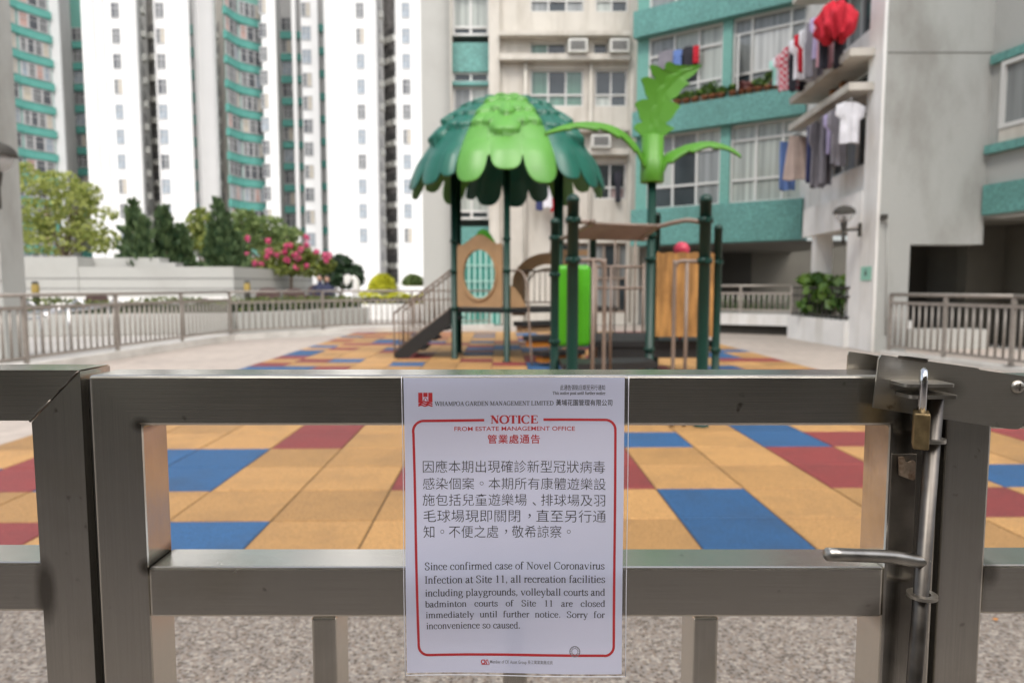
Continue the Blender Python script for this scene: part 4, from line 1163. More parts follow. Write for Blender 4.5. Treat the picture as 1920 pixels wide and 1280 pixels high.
# ------------------------------------------------------------------ play structure
M_post = mat('post_green', (0.006, 0.036, 0.026), 0.38, vary=0.1, scale=6, spec=0.35)
M_lime = mat('plastic_lime', (0.095, 0.285, 0.045), 0.40, vary=0.08, scale=3, spec=0.5)
M_fern = mat('plastic_green', (0.075, 0.235, 0.018), 0.42, vary=0.08, scale=3)
M_jade = mat('plastic_jade', (0.008, 0.105, 0.072), 0.38, vary=0.10, scale=3)
M_neon = mat('plastic_bright_green', (0.07, 0.36, 0.01), 0.35, vary=0.06, scale=4)
M_bar = mat('brown_coated_bar', (0.20, 0.150, 0.118), 0.42, vary=0.10, scale=14, spec=0.5)
M_tan = mat('tan_plastic', (0.36, 0.225, 0.115), 0.5, vary=0.10, scale=5)
M_black = mat('black_deck_coating', (0.014, 0.014, 0.014), 0.55, vary=0.2, scale=30, bump=0.2, bscale=120)
M_wood = mat('wood_grain_panel', (0.36, 0.185, 0.055), 0.5, vary=0.55, scale=2.2, stretch=(7, 7, 0.9), dirt=(0.17, 0.075, 0.02), dscale=3.5, damt=0.6)
M_pink = mat('pink_plastic', (0.62, 0.05, 0.10), 0.4)
M_orange = mat('orange_plastic', (0.55, 0.20, 0.02), 0.45)
play = thing('play_structure', 'playground climbing set with a palm leaf canopy, stairs, dark green posts and tan panels', 'playground equipment', (0.9, 9.0, 0))

def post(x, y, z1, r=0.047, collars=(), cap=True, z0=0.0):
    m_ = MB()
    pr = [(r * 1.35, z0), (r * 1.35, z0 + 0.02), (r, z0 + 0.035), (r, z1 - r * 0.9)]
    if cap: pr += [(r * 1.10, z1 - r * 0.88), (r * 1.10, z1 - r * .55)] + [(r * 1.10 * cos(a), z1 - r * .55 + r * 1.05 * sin(a)) for a in (0.3, 0.6, 0.9, 1.2, 1.4)] + [(0.0, z1 + r * .5)]
    else: pr += [(0, z1 - r * .9)]
    m_.lathe(pr, (x, y, 0), 22)
    o = part(m_, 'post', M_post, play)
    for zc in collars:
        c_ = MB().lathe([(r, zc - 0.024), (r * 1.30, zc - 0.022), (r * 1.36, zc), (r * 1.30, zc + 0.022), (r, zc + 0.024)], (x, y, 0), 22)
        c_.box(x - 0.016, y - r * 1.75, zc - 0.02, x + 0.016, y - r * 1.25, zc + 0.02)
        q = c_.build('collar', M_post); q.parent = o; q.matrix_parent_inverse = o.matrix_parent_inverse.inverted() if False else Matrix()
        q.matrix_parent_inverse = Matrix()
    return o
# six-post tower
CX, CY = (951 - 960) / 1280 * 11.2, 11.25
HR = 0.96
hexp = []
for k in range(6):
    a = radians(-90 + 60 * k)
    hexp.append((CX + HR * cos(a), CY + HR * sin(a)))
for k, (x, y) in enumerate(hexp):
    post(x, y, 3.05, 0.047, (0.80, 1.38, 1.85) if k in (0, 5, 1) else (0.80,), cap=False)

# the canopy: six ribbed shells like palm leaves, with hanging tips
def canopy_segment(k, material, name):
    a0 = radians(-90 + 60 * k - 30); a1 = radians(-90 + 60 * k + 30)
    NU, NV = 90, 110
    prof = [(0.0, 4.10), (0.30, 4.07), (0.62, 3.955), (0.92, 3.72), (1.17, 3.44), (1.37, 3.13), (1.49, 2.87), (1.55, 2.66), (1.575, 2.45)]
    ps = spline([Vector((r, 0, z)) for r, z in prof], 10)
    L = [0.0]
    for i in range(1, len(ps)): L.append(L[-1] + (ps[i] - ps[i - 1]).length)
    tot = L[-1]
    def at(t):
        d = t * tot
        for i in range(1, len(L)):
            if d <= L[i] or i == len(L) - 1:
                f = (d - L[i - 1]) / max(1e-9, L[i] - L[i - 1])
                return ps[i - 1].lerp(ps[i], f)
    def tz(z):
        for i in range(1, len(ps)):
            if ps[i].z <= z: return (L[i - 1] + (L[i] - L[i - 1]) * (ps[i - 1].z - z) / (ps[i - 1].z - ps[i].z)) / tot
        return 1.0
    rs = random.Random(20 + k)
    leaves = []
    for row, (t, cnt) in enumerate(((0.17, 2), (0.30, 3), (0.43, 4), (0.55, 5))):
        for i in range(cnt):
            leaves.append((((i + 0.5) / cnt - 0.5) * 0.98 + rs.uniform(-.03, .03), t + rs.uniform(-.015, .02), 0.64 / cnt, 0.17, 0.055))
    leaves += [(-0.02, 0.64, 0.20, 0.26, 0.080), (0.0, 0.50, 0.11, 0.24, 0.095)]
    tN = tz(2.97)
    lobes = [(-0.33, 0.15, tz(2.58)), (0.0, 0.14, tz(2.74)), (0.32, 0.16, tz(2.56))]
    if k % 2: lobes = [(-0.37, 0.13, tz(2.66)), (-0.09, 0.15, tz(2.58)), (0.23, 0.16, tz(2.60)), (0.43, 0.09, tz(2.70))]
    def edge(u):
        """how far down the shell hangs at u (-.5 .. .5)"""
        e = tN
        for c, w_, tip in lobes:
            d = abs(u - c) / w_
            if d < 1: e = max(e, tN + (tip - tN) * (1 - d ** 2.6) ** 0.5)
        return e
    def rise(u, t):
        h = 0.012
        for c, tc, w_, l_, hh in leaves:
            du = (u - c) / w_; dv = (tc - t) / l_        # dv 0 at the tip, 1 at the root
            if -0.001 < dv < 1 and abs(du) < 1:
                wdt = sqrt(max(0, 1 - (1 - min(1, dv * 3.2)) ** 2)) * (1 - 0.25 * dv)
                q = 1 - (du / max(1e-3, wdt)) ** 2
                if q > 0: h = max(h, 1.45 * hh * (q ** 0.42) * (1 - dv) ** 0.85 + 0.010)
        if t > 0.66:
            for c, w_, tip in lobes:
                d = abs(u - c) / (w_ * 1.15)
                if d < 1: h += 0.034 * (1 - d * d) * min(1, (t - 0.66) / 0.10)
        return h
    vs = []; fs = []
    for j in range(NV + 1):
        for i in range(NU + 1):
            u = i / NU - 0.5
            t = (j / NV) * edge(u)
            p = at(t)
            a = a0 + (a1 - a0) * (u + 0.5)
            fac = 1.0 / (0.45 + 0.55 * cos((u) * radians(60)) / cos(radians(0)))   # slightly faceted
            cren = 0.04 * (abs(2 * u) ** 6) * min(1, t * 2)
            r = p.x * (0.985 + 0.02 * (fac - 1)) - cren + rise(u, t) * 0.75
            z = p.z + rise(u, t) * 0.65 - (0.03 * abs(2 * u) ** 8)
            vs.append((CX + r * cos(a), CY + r * sin(a), z))
    for j in range(NV):
        for i in range(NU):
            q = j * (NU + 1) + i
            fs.append((q, q + 1, q + NU + 2, q + NU + 1))
    m_ = MB().add(vs, fs, 0, True)
    o = part(m_, name, material, play, fix=False)
    s_ = o.modifiers.new('thickness', 'SOLIDIFY'); s_.thickness = 0.022; s_.offset = -1; s_.use_rim = True
    return o
for k in range(6):
    canopy_segment(k, M_lime if k in (0, 2, 4) else M_jade, 'canopy_leaf')
mb = MB().lathe([(0.0, 4.175), (0.07, 4.165), (0.12, 4.13), (0.125, 4.09)], (CX, CY, 0), 20)
part(mb, 'canopy_cap', M_lime, play)

# deck of the tower
DZ = 0.80
mb = MB().prism([(x, y) for x, y in [(CX + (p[0] - CX) * 0.97, CY + (p[1] - CY) * 0.97) for p in hexp]], DZ - 0.06, DZ, axis='z')
part(mb, 'deck', M_black, play)

def frame_between(a, b):
    d = Vector((b[0] - a[0], b[1] - a[1], 0))
    return Matrix.Translation((a[0], a[1], 0)) @ Matrix.Rotation(math.atan2(d.y, d.x), 4, 'Z'), d.length
# oval window panel between the two left front posts
Mx, Ln = frame_between(hexp[5], hexp[0])
def oval_panel():
    n = 72; x0, x1 = 0.07, Ln - 0.07; cx = Ln / 2; zc = 1.33
    z0 = 0.83
    def outer(a):
        """rectangle with an ogee top"""
        dx, dz = cos(a), sin(a)
        best = None
        hw = (x1 - x0) / 2
        t = hw / abs(dx) if abs(dx) > 1e-6 else 1e9
        if dz < 0: t = min(t, (zc - z0) / -dz)
        else:
            lo, hi = 0.0, 1.4
            for _ in range(30):
                mid = (lo + hi) / 2; x = dx * mid; z = zc + dz * mid
                q = abs(x) / hw
                top = 1.78 + 0.155 * (0.5 + 0.5 * cos(min(1, q * 1.15) * pi)) + (0.012 if q > 0.87 else 0)
                if z < top and q < 1: lo = mid
                else: hi = mid
            t = min(t, lo)
        return (cx + dx * t, zc + dz * t)
    m_ = MB()
    O = [outer(2 * pi * k / n) for k in range(n)]
    I = [(cx + 0.325 * cos(2 * pi * k / n), zc + 0.405 * sin(2 * pi * k / n)) for k in range(n)]
    I2 = [(cx + 0.295 * cos(2 * pi * k / n), zc + 0.375 * sin(2 * pi * k / n)) for k in range(n)]
    vs = []
    for (R_, y) in ((O, -0.016), (I, -0.016), (I, -0.040), (I2, -0.040), (I2, 0.020), (O, 0.016)):
        vs += [Mx @ Vector((p[0], y, p[1])) for p in R_]
    fs = []
    for r in range(6):
        for k in range(n):
            k2 = (k + 1) % n; r2 = (r + 1) % 6
            fs.append((r * n + k, r * n + k2, r2 * n + k2, r2 * n + k))
    return m_.add(vs, fs)
part(oval_panel(), 'oval_panel', M_tan, play)
# green crest of the panel behind it
mb = MB().prism([(Ln * .30 + Ln * .45 * t, 1.80 + 0.22 * sin(pi * t)) for t in [i / 14 for i in range(15)]], 0.05, 0.08, 0, Mx)
part(mb, 'panel_crest', M_neon, play)

# stairs on the left with barred guards
SA, SB = hexp[5], hexp[4]
yA, yB = SA[1] + 0.05, SB[1] - 0.08
xt, xf = hexp[5][0] - 0.02, -1.82
for yy in (yA, yB):
    m_ = MB()
    m_.prism([(xf - 0.04, 0.0), (xf + 0.16, 0.0), (xt, DZ - 0.22), (xt, DZ), (xt - 0.05, DZ), (xf - 0.04, 0.10)], yy - 0.02, yy + 0.02)
    part(m_, 'stringer', M_black, play)
    g = MB()
    tp0, tp1 = Vector((xf - 0.05, yy, 0.72)), Vector((xt, yy, 1.43))
    g.tube([Vector((xf - 0.05, yy, 0.02)), tp0], 0.014, 8)
    g.tube([tp0, tp1], 0.017, 8)
    lo0, lo1 = Vector((xf - 0.05, yy, 0.12)), Vector((xt, yy, 0.84))
    g.tube([lo0, lo1], 0.013, 8)
    ho = part(g, 'stair_guard', M_bar, play)
    for i in range(1, 12):
        t = i / 12
        p0, p1 = lo0.lerp(lo1, t), tp0.lerp(tp1, t)
        b = MB().tube([p0, p1], 0.0105, 6).build('bar', M_bar); b.parent = ho
for i in range(4):
    t = (i + 0.5) / 4.2
    x = xf + 0.08 + (xt - xf) * t * 0.9; z = DZ * (i + 1) / 5
    part(MB().bbox(x - 0.02, yA + 0.022, z - 0.03, x + 0.26, yB - 0.022, z, 0.006), 'tread', M_black, play)

# transfer steps and guard on the right front side of the tower
Mr, Lr = frame_between(hexp[0], hexp[1])
for i, (zz, yo) in enumerate(((0.62, -0.02), (0.42, -0.30), (0.22, -0.58))):
    part(MB().bbox(0.10, yo - 0.26, zz - 0.07, Lr - 0.10, yo, zz, 0.006, 0, Mr), 'transfer_step', M_black, play)
    part(MB().box(0.14, yo - 0.22, zz - 0.16, Lr - 0.14, yo - 0.03, zz - 0.071, 0, Mr), 'step_riser', M_orange if i else M_tan, play)
for xo in (0.08, Lr - 0.08):
    g = MB().tube(spline([Mr @ Vector((xo, -0.02, 1.38)), Mr @ Vector((xo, -0.30, 1.36)), Mr @ Vector((xo, -0.46, 1.15)), Mr @ Vector((xo, -0.52, 0.6)), Mr @ Vector((xo, -0.60, 0.0))], 6), 0.016, 8)
    part(g, 'hand_loop', M_bar, play)
# tan quarter panel with stepped edge
part(MB().prism([(0.06, 0.83), (0.34, 0.83), (0.24, 1.0), (0.14, 1.12), (0.06, 1.16)], -0.012, 0.012, 0, Mr), 'quarter_panel', M_tan, play)

# tunnel bridge behind: arched tan mouth, pale barrel, bars
tx, ty = 0.66, 12.35
def arch_ring(cx, z0, ro, ri, y0, y1, n=20):
    m_ = MB(); vs = []; fs = []
    for (r, y) in ((ro, y0), (ri, y0), (ri, y1), (ro, y1)):
        for k in range(n + 1):
            a = pi * k / n
            vs.append((cx + r * cos(a), y, z0 + r * 0.86 * sin(a)))
    for q in range(4):
        for k in range(n):
            q2 = (q + 1) % 4
            fs.append((q * (n + 1) + k, q * (n + 1) + k + 1, q2 * (n + 1) + k + 1, q2 * (n + 1) + k))
    return m_.add(vs, fs)
m_ = arch_ring(tx, 1.18, 0.66, 0.42, ty, ty + 0.05)
m_.box(tx - 0.66, ty, 0.62, tx - 0.42, ty + 0.05, 1.179); m_.box(tx + 0.42, ty, 0.62, tx + 0.66, ty + 0.05, 1.179)
m_.box(tx + 0.02, ty - 0.01, 1.70, tx + 0.70, ty + 0.06, 1.80)
part(m_, 'tunnel_arch', M_tan, play)
part(arch_ring(tx, 1.14, 0.40, 0.36, ty + 0.06, ty + 1.3), 'tunnel_barrel', mat('pale_plastic', (0.55, 0.50, 0.42), 0.5), play)
g = MB()
gx0, gx1, gy = 0.15, 1.15, ty - 0.06
g.tube([(gx0, gy, 1.42), (gx1, gy, 1.42)], 0.016, 8); g.tube([(gx0, gy, 0.86), (gx1, gy, 0.86)], 0.014, 8)
ho = part(g, 'bridge_guard', M_bar, play)
for i in range(10):
    x = gx0 + (gx1 - gx0) * (i + .5) / 10
    b = MB().tube([(x, gy, 0.87), (x, gy, 1.41)], 0.010, 6).build('bar', M_bar); b.parent = ho
part(MB().bbox(0.1, 12.2, 0.70, 1.9, 13.0, 0.78, 0.01), 'bridge_deck', M_black, play)

# front climbing frame: four posts carry the overhead ladder
PF = {}
def at_px(px, Y): return WX(px, 560, Y)
xa, xb, xc, xd, xe = at_px(1073.5, 5.5), at_px(1319.5, 5.5), at_px(1040, 7.35), at_px(1219, 7.5), at_px(1344, 8.0)
post(xa, 5.5, WZ(369, 5.5), 0.047, (WZ(413, 5.5), WZ(488, 5.5)))
post(xb, 5.5, WZ(369, 5.5), 0.047, (WZ(413, 5.5), WZ(489, 5.5)))
post(xc, 7.35, WZ(412, 7.35), 0.047, (WZ(446, 7.35), WZ(515, 7.35), 0.55, 0.24))
post(xd, 7.5, WZ(333, 7.5), 0.047, (WZ(441, 7.5), WZ(486, 7.5), 0.45), cap=False)
post(xe, 8.0, WZ(424, 8.0), 0.047, (WZ(492, 8.0), 0.40))
post(at_px(1229, 8.35), 8.35, WZ(400, 8.35), 0.047, (0.4,))
post(at_px(1111, 9.6), 9.6, WZ(440, 9.6), 0.047, ())
# overhead ladder
zl = WZ(416, 5.5)
g = MB()
g.tube(spline([(xa + 0.05, 5.5, zl), (xa + 0.13, 5.52, zl), (xa + 0.16, 5.62, zl), (xc + 0.10, 7.2, zl), (xc + 0.05, 7.34, zl)], 6), 0.019, 10)
ho = part(g, 'ladder_rail', M_bar, play)
g = MB()
xr_ = xb - 0.34
g.tube(spline([(xb - 0.05, 5.5, zl), (xb - 0.16, 5.50, zl + 0.012), (xr_ + .02, 5.60, zl - 0.02), (xr_, 5.8, zl - 0.025), (xd - 0.16, 7.2, zl - 0.02), (xd - 0.05, 7.48, zl)], 6), 0.019, 10)
ho2 = part(g, 'ladder_rail', M_bar, play)
for i in range(11):
    t = i / 10
    y = 5.66 + 1.60 * t
    x0 = xa + 0.155 + (xc + 0.10 - xa - 0.155) * t; x1 = xr_ + (xd - 0.16 - xr_) * t
    part(MB().tube([(x0, y, zl), (x1 + 0.015, y, zl - 0.02)], 0.0165, 10), 'ladder_rung', M_bar, play)
# grab hoops on the front posts
def hoop(x0, x1, y, z1, side):
    p = [(x0, y, 0.0), (x0, y, z1 - 0.10), (x0 + side * .008, y, z1 - 0.04), (x0 + side * 0.04, y, z1), (x1, y, z1)]
    return MB().tube(spline(p, 5), 0.016, 10)
zg = WZ(488, 5.5)
part(hoop(at_px(1133, 5.5), xa + 0.05, 5.5, zg, -1), 'grab_hoop', M_bar, play)
part(MB().tube([(at_px(1112, 5.5), 5.5, 0), (at_px(1112, 5.5), 5.5, zg)], 0.016, 10), 'grab_bar', M_bar, play)
part(hoop(at_px(1264, 5.5), xb - 0.05, 5.5, zg - .01, 1), 'grab_hoop', M_bar, play)
part(MB().tube([(at_px(1287, 5.5), 5.5, 0), (at_px(1287, 5.5), 5.5, zg - .012)], 0.015, 10), 'grab_bar', M_bar, play)
part(MB().tube([(at_px(1145, 6.1), 6.1, 0.3), (at_px(1145, 6.1), 6.1, zg - .02)], 0.014, 10), 'grab_bar', M_bar, play)
# bright green ribbed panel
gp = MB()
x0, x1 = at_px(1046, 7.75), at_px(1108, 7.75); z0, z1 = WZ(650, 7.75), WZ(497, 7.75)
n = 40; vs = []; fs = []
for (zz, sc_) in ((z0, .8), (z0 + .02, .95), (z0 + .06, 1), (z1 - .06, 1), (z1 - .02, .95), (z1, .8)):
    for k in range(n):
        a = 2 * pi * k / n
        rr = 1 + 0.05 * cos(10 * a)
        vs.append(((x0 + x1) / 2 + (x1 - x0) / 2 * sc_ * rr * (abs(cos(a)) ** .6) * (1 if cos(a) > 0 else -1), 7.85 + 0.10 * sc_ * rr * (abs(sin(a)) ** .6) * (1 if sin(a) > 0 else -1), zz))
for r in range(5):
    for k in range(n): fs.append((r * n + k, r * n + (k + 1) % n, (r + 1) * n + (k + 1) % n, (r + 1) * n + k))
fs.append(list(range(n))[::-1]); fs.append(list(range(5 * n, 6 * n)))
part(gp.add(vs, fs, 0, True), 'ribbed_panel', M_neon, play)
for xx in (at_px(1050, 7.75), at_px(1077, 7.75), at_px(1102, 7.75)):
    pass
# low decks
part(MB().prism([(xc + .05, 6.75), (xd - 0.02, 7.0), (xd - .02, 7.42), (xc + .05, 7.36)], 0.30, 0.37, axis='z'), 'low_step', M_black, play)
part(MB().prism([(xd - 0.55, 8.05), (xe + .0, 8.05), (xe, 9.6), (xd - .75, 9.6)], 0.43, 0.50, axis='z'), 'low_deck', M_black, play)
part(MB().box(xd - 0.5, 8.07, 0.30, xe - .05, 8.10, 0.429), 'deck_skirt', M_black, play)
# wood grain panel with a wavy top and the pink ball
wy = 7.95
wx0, wx1 = at_px(1230, wy), xe - 0.06
wz0, wz1 = WZ(631, wy), WZ(476, wy)
poly = [(wx0, wz0), (wx1, wz0)]
nt_ = 28
for k in range(nt_ + 1):
    t = 1 - k / nt_
    poly.append((wx0 + (wx1 - wx0) * t, wz1 + 0.022 * abs(cos(t * pi * 4.5)) ** 0.7))
part(MB().prism(poly, wy - 0.016, wy + 0.016), 'wood_panel', M_wood, play)
bp = W(1278, 467, 8.3)
mb = MB().lathe([(0.0, -0.095), (0.05, -0.085), (0.085, -0.045), (0.098, 0.0), (0.085, 0.05), (0.05, 0.085), (0.0, 0.098)], (bp.x, bp.y, bp.z - 0.01), 18)
mb.tube([(bp.x, bp.y, 0.5), (bp.x, bp.y, bp.z - 0.1)], 0.018, 8)
part(mb, 'ball_knob', M_pink, play)
# rear guard rails
g = MB()
ry = 9.55
rx0, rx1 = at_px(1118, ry), at_px(1206, ry)
for zz in (WZ(500, ry), WZ(540, ry)): g.tube([(rx0, ry, zz), (rx1, ry, zz)], 0.020, 8)
g.tube([(rx0, ry, 0), (rx0, ry, WZ(494, ry))], 0.018, 8); g.tube([(rx1, ry, 0), (rx1, ry, WZ(494, ry))], 0.018, 8)
ho = part(g, 'rear_guard', M_bar, play)
for px in (1136, 1152, 1173, 1190):
    b = MB().tube([(at_px(px, ry), ry, 0.5), (at_px(px, ry), ry, WZ(440 if px in (1152, 1190) else 500, ry))], 0.013, 6).build('bar', M_bar); b.parent = ho

# palm post head with three serrated leaves
z0, z1 = WZ(343, 7.5), WZ(256, 7.5)
mb = MB().lathe([(0.0, z0), (0.122, z0), (0.128, z0 + 0.01), (0.128, z0 + .24), (0.124, z0 + 0.245), (0.118, z0 + 0.25), (0.116, z1), (0.09, z1 + .01), (0, z1 + .01)], (xd, 7.5, 0), 28)
part(mb, 'palm_crown', M_fern, play)
def leafpx(x, y): q = W(1020 + x * 0.2031, 100 + y * 0.2031, 7.5); return (q.x, q.z)
Lp = [(930, 800), (920, 775), (880, 735), (826, 692), (845, 655), (918, 628), (885, 600), (870, 530), (832, 472), (858, 450), (895, 432), (968, 424), (935, 380), (918, 310), (886, 250), (912, 236), (950, 230), (1034, 250), (992, 205), (962, 134), (990, 126), (1030, 133), (1085, 158), (1108, 168), (1108, 108), (1150, 96), (1200, 118), (1330, 125), (1440, 112), (1452, 125),
      (1430, 145), (1395, 190), (1330, 240), (1280, 266), (1345, 288), (1310, 300), (1260, 350), (1235, 395), (1160, 440), (1185, 450), (1225, 470), (1258, 496), (1220, 540), (1185, 600), (1125, 648), (1208, 696), (1165, 720), (1120, 755), (1085, 775), (1075, 800)]
spine = [(1000, 800), (1010, 690), (1030, 560), (1060, 430), (1110, 320), (1200, 220), (1320, 160), (1440, 122)]
def resample(P, n):
    P = [Vector((*leafpx(*p), 0)) for p in P]
    L_ = [0.0]
    for i in range(1, len(P)): L_.append(L_[-1] + (P[i] - P[i - 1]).length)
    o = []
    for k in range(n + 1):
        d = L_[-1] * k / n; i = 1
        while i < len(L_) - 1 and d > L_[i]: i += 1
        o.append(P[i - 1].lerp(P[i], (d - L_[i - 1]) / max(1e-9, L_[i] - L_[i - 1])))
    return o
tip = max(range(len(Lp)), key=lambda i: Lp[i][0])
NL = 90
eL, eR, mid = resample(Lp[:tip + 1], NL), resample(Lp[tip:][::-1], NL), resample([(p[0], p[1]) for p in spine], NL)
vs = []; fs = []; NK = 4
for th in (0.0, 0.030):
    for i in range(NL + 1):
        for q in range(-NK, NK + 1):
            e = eL[i] if q < 0 else eR[i]
            p = mid[i].lerp(e, abs(q) / NK)
            d = (p - mid[i]).length; t = (p.y - z1) / 0.75
            vs.append((p.x, 7.54 - 0.07 * t * t - 0.20 * d - (0.012 if q == 0 else 0) + th, p.y))
RW = 2 * NK + 1; HALF = (NL + 1) * RW
for sd in (0, 1):
    for i in range(NL):
        for q in range(RW - 1):
            k = sd * HALF + i * RW + q
            fs.append((k, k + 1, k + RW + 1, k + RW) if sd == 0 else (k, k + RW, k + RW + 1, k + 1))
for i in range(NL):
    for q in (0, RW - 1):
        k = i * RW + q
        fs.append((k, k + RW, k + RW + HALF, k + HALF) if q == 0 else (k, k + HALF, k + RW + HALF, k + RW))
part(MB().add(vs, fs, 0, False), 'palm_leaf', M_fern, play, fix=False)
def arching(pts, wid, sidev, droop, name='palm_leaf'):
    """leaf along a curved spine; serrated edges run along the side vector"""
    P = spline(pts, 9); n = len(P)
    vs = []; fs = []; NW = 8
    side_ = Vector(sidev).normalized()
    for i, p in enumerate(P):
        t = i / (n - 1)
        prof_ = sin(pi * min(1, 0.12 + 0.88 * t) ** 0.8) ** 0.7 * (1 - 0.15 * t) if t < 0.97 else 0.10
        saw = 1 - 0.42 * ((t * 5.0) % 1.0)
        w_ = wid * max(0.10, prof_ * saw)
        for k in range(NW + 1):
            q = (k / NW - 0.5) * 2
            dz = -droop * abs(q) ** 1.4 * w_ + (0.012 if k == NW // 2 else 0)
            vs.append(p + side_ * (q * w_) + Vector((0, 0, dz)))
    for i in range(n - 1):
        for k in range(NW):
            a = i * (NW + 1) + k
            fs.append((a, a + 1, a + NW + 2, a + NW + 1))
    o = part(MB().add(vs, fs, 0, True), name, M_fern, play, fix=False)
    s = o.modifiers.new('thickness', 'SOLIDIFY'); s.thickness = 0.026; s.offset = 0
def L3_(px, py, Y): return W(px, py, Y)
arching([L3_(1208, 305, 7.5), L3_(1190, 272, 7.42), L3_(1160, 246, 7.3), L3_(1120, 234, 7.15), L3_(1070, 236, 7.05), L3_(1022, 252, 6.95)], 0.165, (0.12, 1, 0.52), 0.22)
arching([L3_(1232, 325, 7.5), L3_(1250, 296, 7.45), L3_(1290, 276, 7.36), L3_(1330, 270, 7.28), L3_(1365, 279, 7.2), L3_(1388, 294, 7.1)], 0.165, (-0.15, 1, 0.42), 0.18)

# ------------------------------------------------------------------ railings
def railing(name, label, pts, h, hr2, pitch, base, post_px=None, npost=None, top_r=0.026, bar_r=0.016, kerb=True, m=None, wide=0.0):
    m = m or M_metal
    root = thing(name, label, 'railing', (*pts[0], 0))
    P = [Vector((*p, 0)) for p in pts]
    for a, b in zip(P[:-1], P[1:]):
        d = b - a; L_ = d.length; F = Facade((a.x, a.y), (b.x, b.y))
        if kerb: part(MB().box(-0.08, -0.10, -0.01, L_ + 0.08, 0.10, base - 0.002, 0, F.M), 'kerb', M_railw, root)
        part(MB().tube([F.M @ Vector((0, 0, h)), F.M @ Vector((L_, 0, h))], top_r, 12), 'top_rail', m, root)
        part(MB().box(0, -0.02, hr2 - 0.025, L_, 0.02, hr2 + 0.025, 0, F.M), 'middle_rail', m, root)
        part(MB().box(0, -0.018, base + 0.06, L_, 0.018, base + 0.10, 0, F.M), 'bottom_rail', m, root)
        n = max(1, round(L_ / (npost or 2.0)))
        for k in range(n + 1):
            x = L_ * k / n
            part(MB().box(x - 0.025, -0.0235, base - 0.004, x + 0.025, 0.0235, h - 0.004, 0, F.M), 'post', m, root)
        nb = int(L_ / pitch)
        me = None
        for k in range(1, nb):
            x = L_ * k / nb
            if me is None:
                q = MB().tube([(0, 0, base + 0.10), (0, 0, hr2 - 0.02)], bar_r, 8).build('bar', m); me = q.data
            else:
                q = bpy.data.objects.new('bar', me); COL.objects.link(q)
            q.location = F.M @ Vector((x, 0, 0))
            keep_world(q, root)
    return root
gA, gB = G(433, 637), G(606, 626)
lc = (gA.x, gA.y)
railing('metal_railing', 'brown metal railing on a white kerb along the left side of the playground', [(-6.62, 7.2), lc], 1.03, 0.86, 0.135, 0.12, npost=1.85)
railing('metal_railing', 'brown metal railing across the back of the playground behind the stairs', [lc, (gB.x, gB.y), (-0.62, 18.9)], 1.03, 0.80, 0.145, 0.12, npost=2.3)
rY0 = 11.55
railing('metal_railing', 'thick brown railing in front of the dark lobby opening on the right', [(WX(1669, 600, rY0), rY0), (WX(1900, 600, 9.3), 9.3), (WX(2080, 600, 8.0), 8.0)], 1.01, 0.87, 0.125, 0.06, npost=1.3, bar_r=0.017, top_r=0.030)
railing('metal_railing', 'grey railing on a white upstand under the teal flats', [(WX(1300, 560, 17.2), 17.2), (WX(1484, 560, 16.0), 16.0)], 1.16, 0.98, 0.12, 0.50, npost=1.4, kerb=False, m=mat('rail_grey', (0.44, 0.40, 0.355), 0.45, metal=0.4))
Fk = Facade((WX(1290, 560, 17.25), 17.25), (WX(1483, 560, 16.02), 16.02))
tag(MB().box(0, -0.10, 0.22, Fk.len, 0.12, 0.49, 0, Fk.M).box(0, 0.03, -0.01, Fk.len, 0.10, 0.218, 1, Fk.M).build('upstand', [M_white, M_dark]), 'low white upstand raised over a dark gap below the grey railing', 'low wall')

# ------------------------------------------------------------------ leaves, trees, shrubs
def leafmat(name, dark, light, rough=0.5, trans=0.25):
    m = bpy.data.materials.new(name); m.use_nodes = True
    t = m.node_tree; N = t.nodes; L = t.links
    b = N['Principled BSDF']; b.inputs['Roughness'].default_value = rough
    g = N.new('ShaderNodeNewGeometry')
    cr = N.new('ShaderNodeValToRGB'); cr.color_ramp.elements[0].color = (*dark, 1); cr.color_ramp.elements[1].color = (*light, 1)
    L.new(g.outputs['Random Per Island'], cr.inputs[0]); L.new(cr.outputs[0], b.inputs['Base Color'])
    tr = N.new('ShaderNodeBsdfTranslucent'); L.new(cr.outputs[0], tr.inputs[0])
    mx = N.new('ShaderNodeMixShader'); mx.inputs[0].default_value = trans
    L.new(b.outputs[0], mx.inputs[1]); L.new(tr.outputs[0], mx.inputs[2]); L.new(mx.outputs[0], N['Material Output'].inputs[0])
    return m
M_bark = mat('bark', (0.16, 0.12, 0.085), 0.9, vary=0.3, scale=8, bump=0.4, bscale=20)
def leaves(mb, centres, n, size, rnd, m=0, flat=0.0, shell=0.35, up=0.0):
    """leaf faces scattered in lumps (x, y, z, rx, ry, rz)"""
    tot = sum(c[3] * c[4] * c[5] for c in centres) or 1
    wts = [max(0.05, (c[3] * c[5])) for c in centres]
    for c in rnd.choices(centres, weights=wts, k=n):
        while True:
            v = Vector((rnd.uniform(-1, 1), rnd.uniform(-1, 1), rnd.uniform(-1, 1)))
            if v.length <= 1: break
        v = v * (1 if rnd.random() < 0.4 else (0.75 + 0.25 * rnd.random()) / max(0.3, v.length))
        p = Vector((c[0] + v.x * c[3], c[1] + v.y * c[4], c[2] + v.z * c[5]))
        d = Vector((rnd.uniform(-1, 1), rnd.uniform(-1, 1), rnd.uniform(-1, 1) + up)).normalized()
        e = d.cross(Vector((rnd.uniform(-1, 1), rnd.uniform(-1, 1), rnd.uniform(-.4, 1)))).normalized()
        s = size * rnd.uniform(0.6, 1.35)
        w_ = s * 0.42
        mb.add([p - d * s * .5, p + e * w_, p + d * s * .5 + Vector((0, 0, -s * .12)), p - e * w_], [(0, 1, 2, 3)], m)
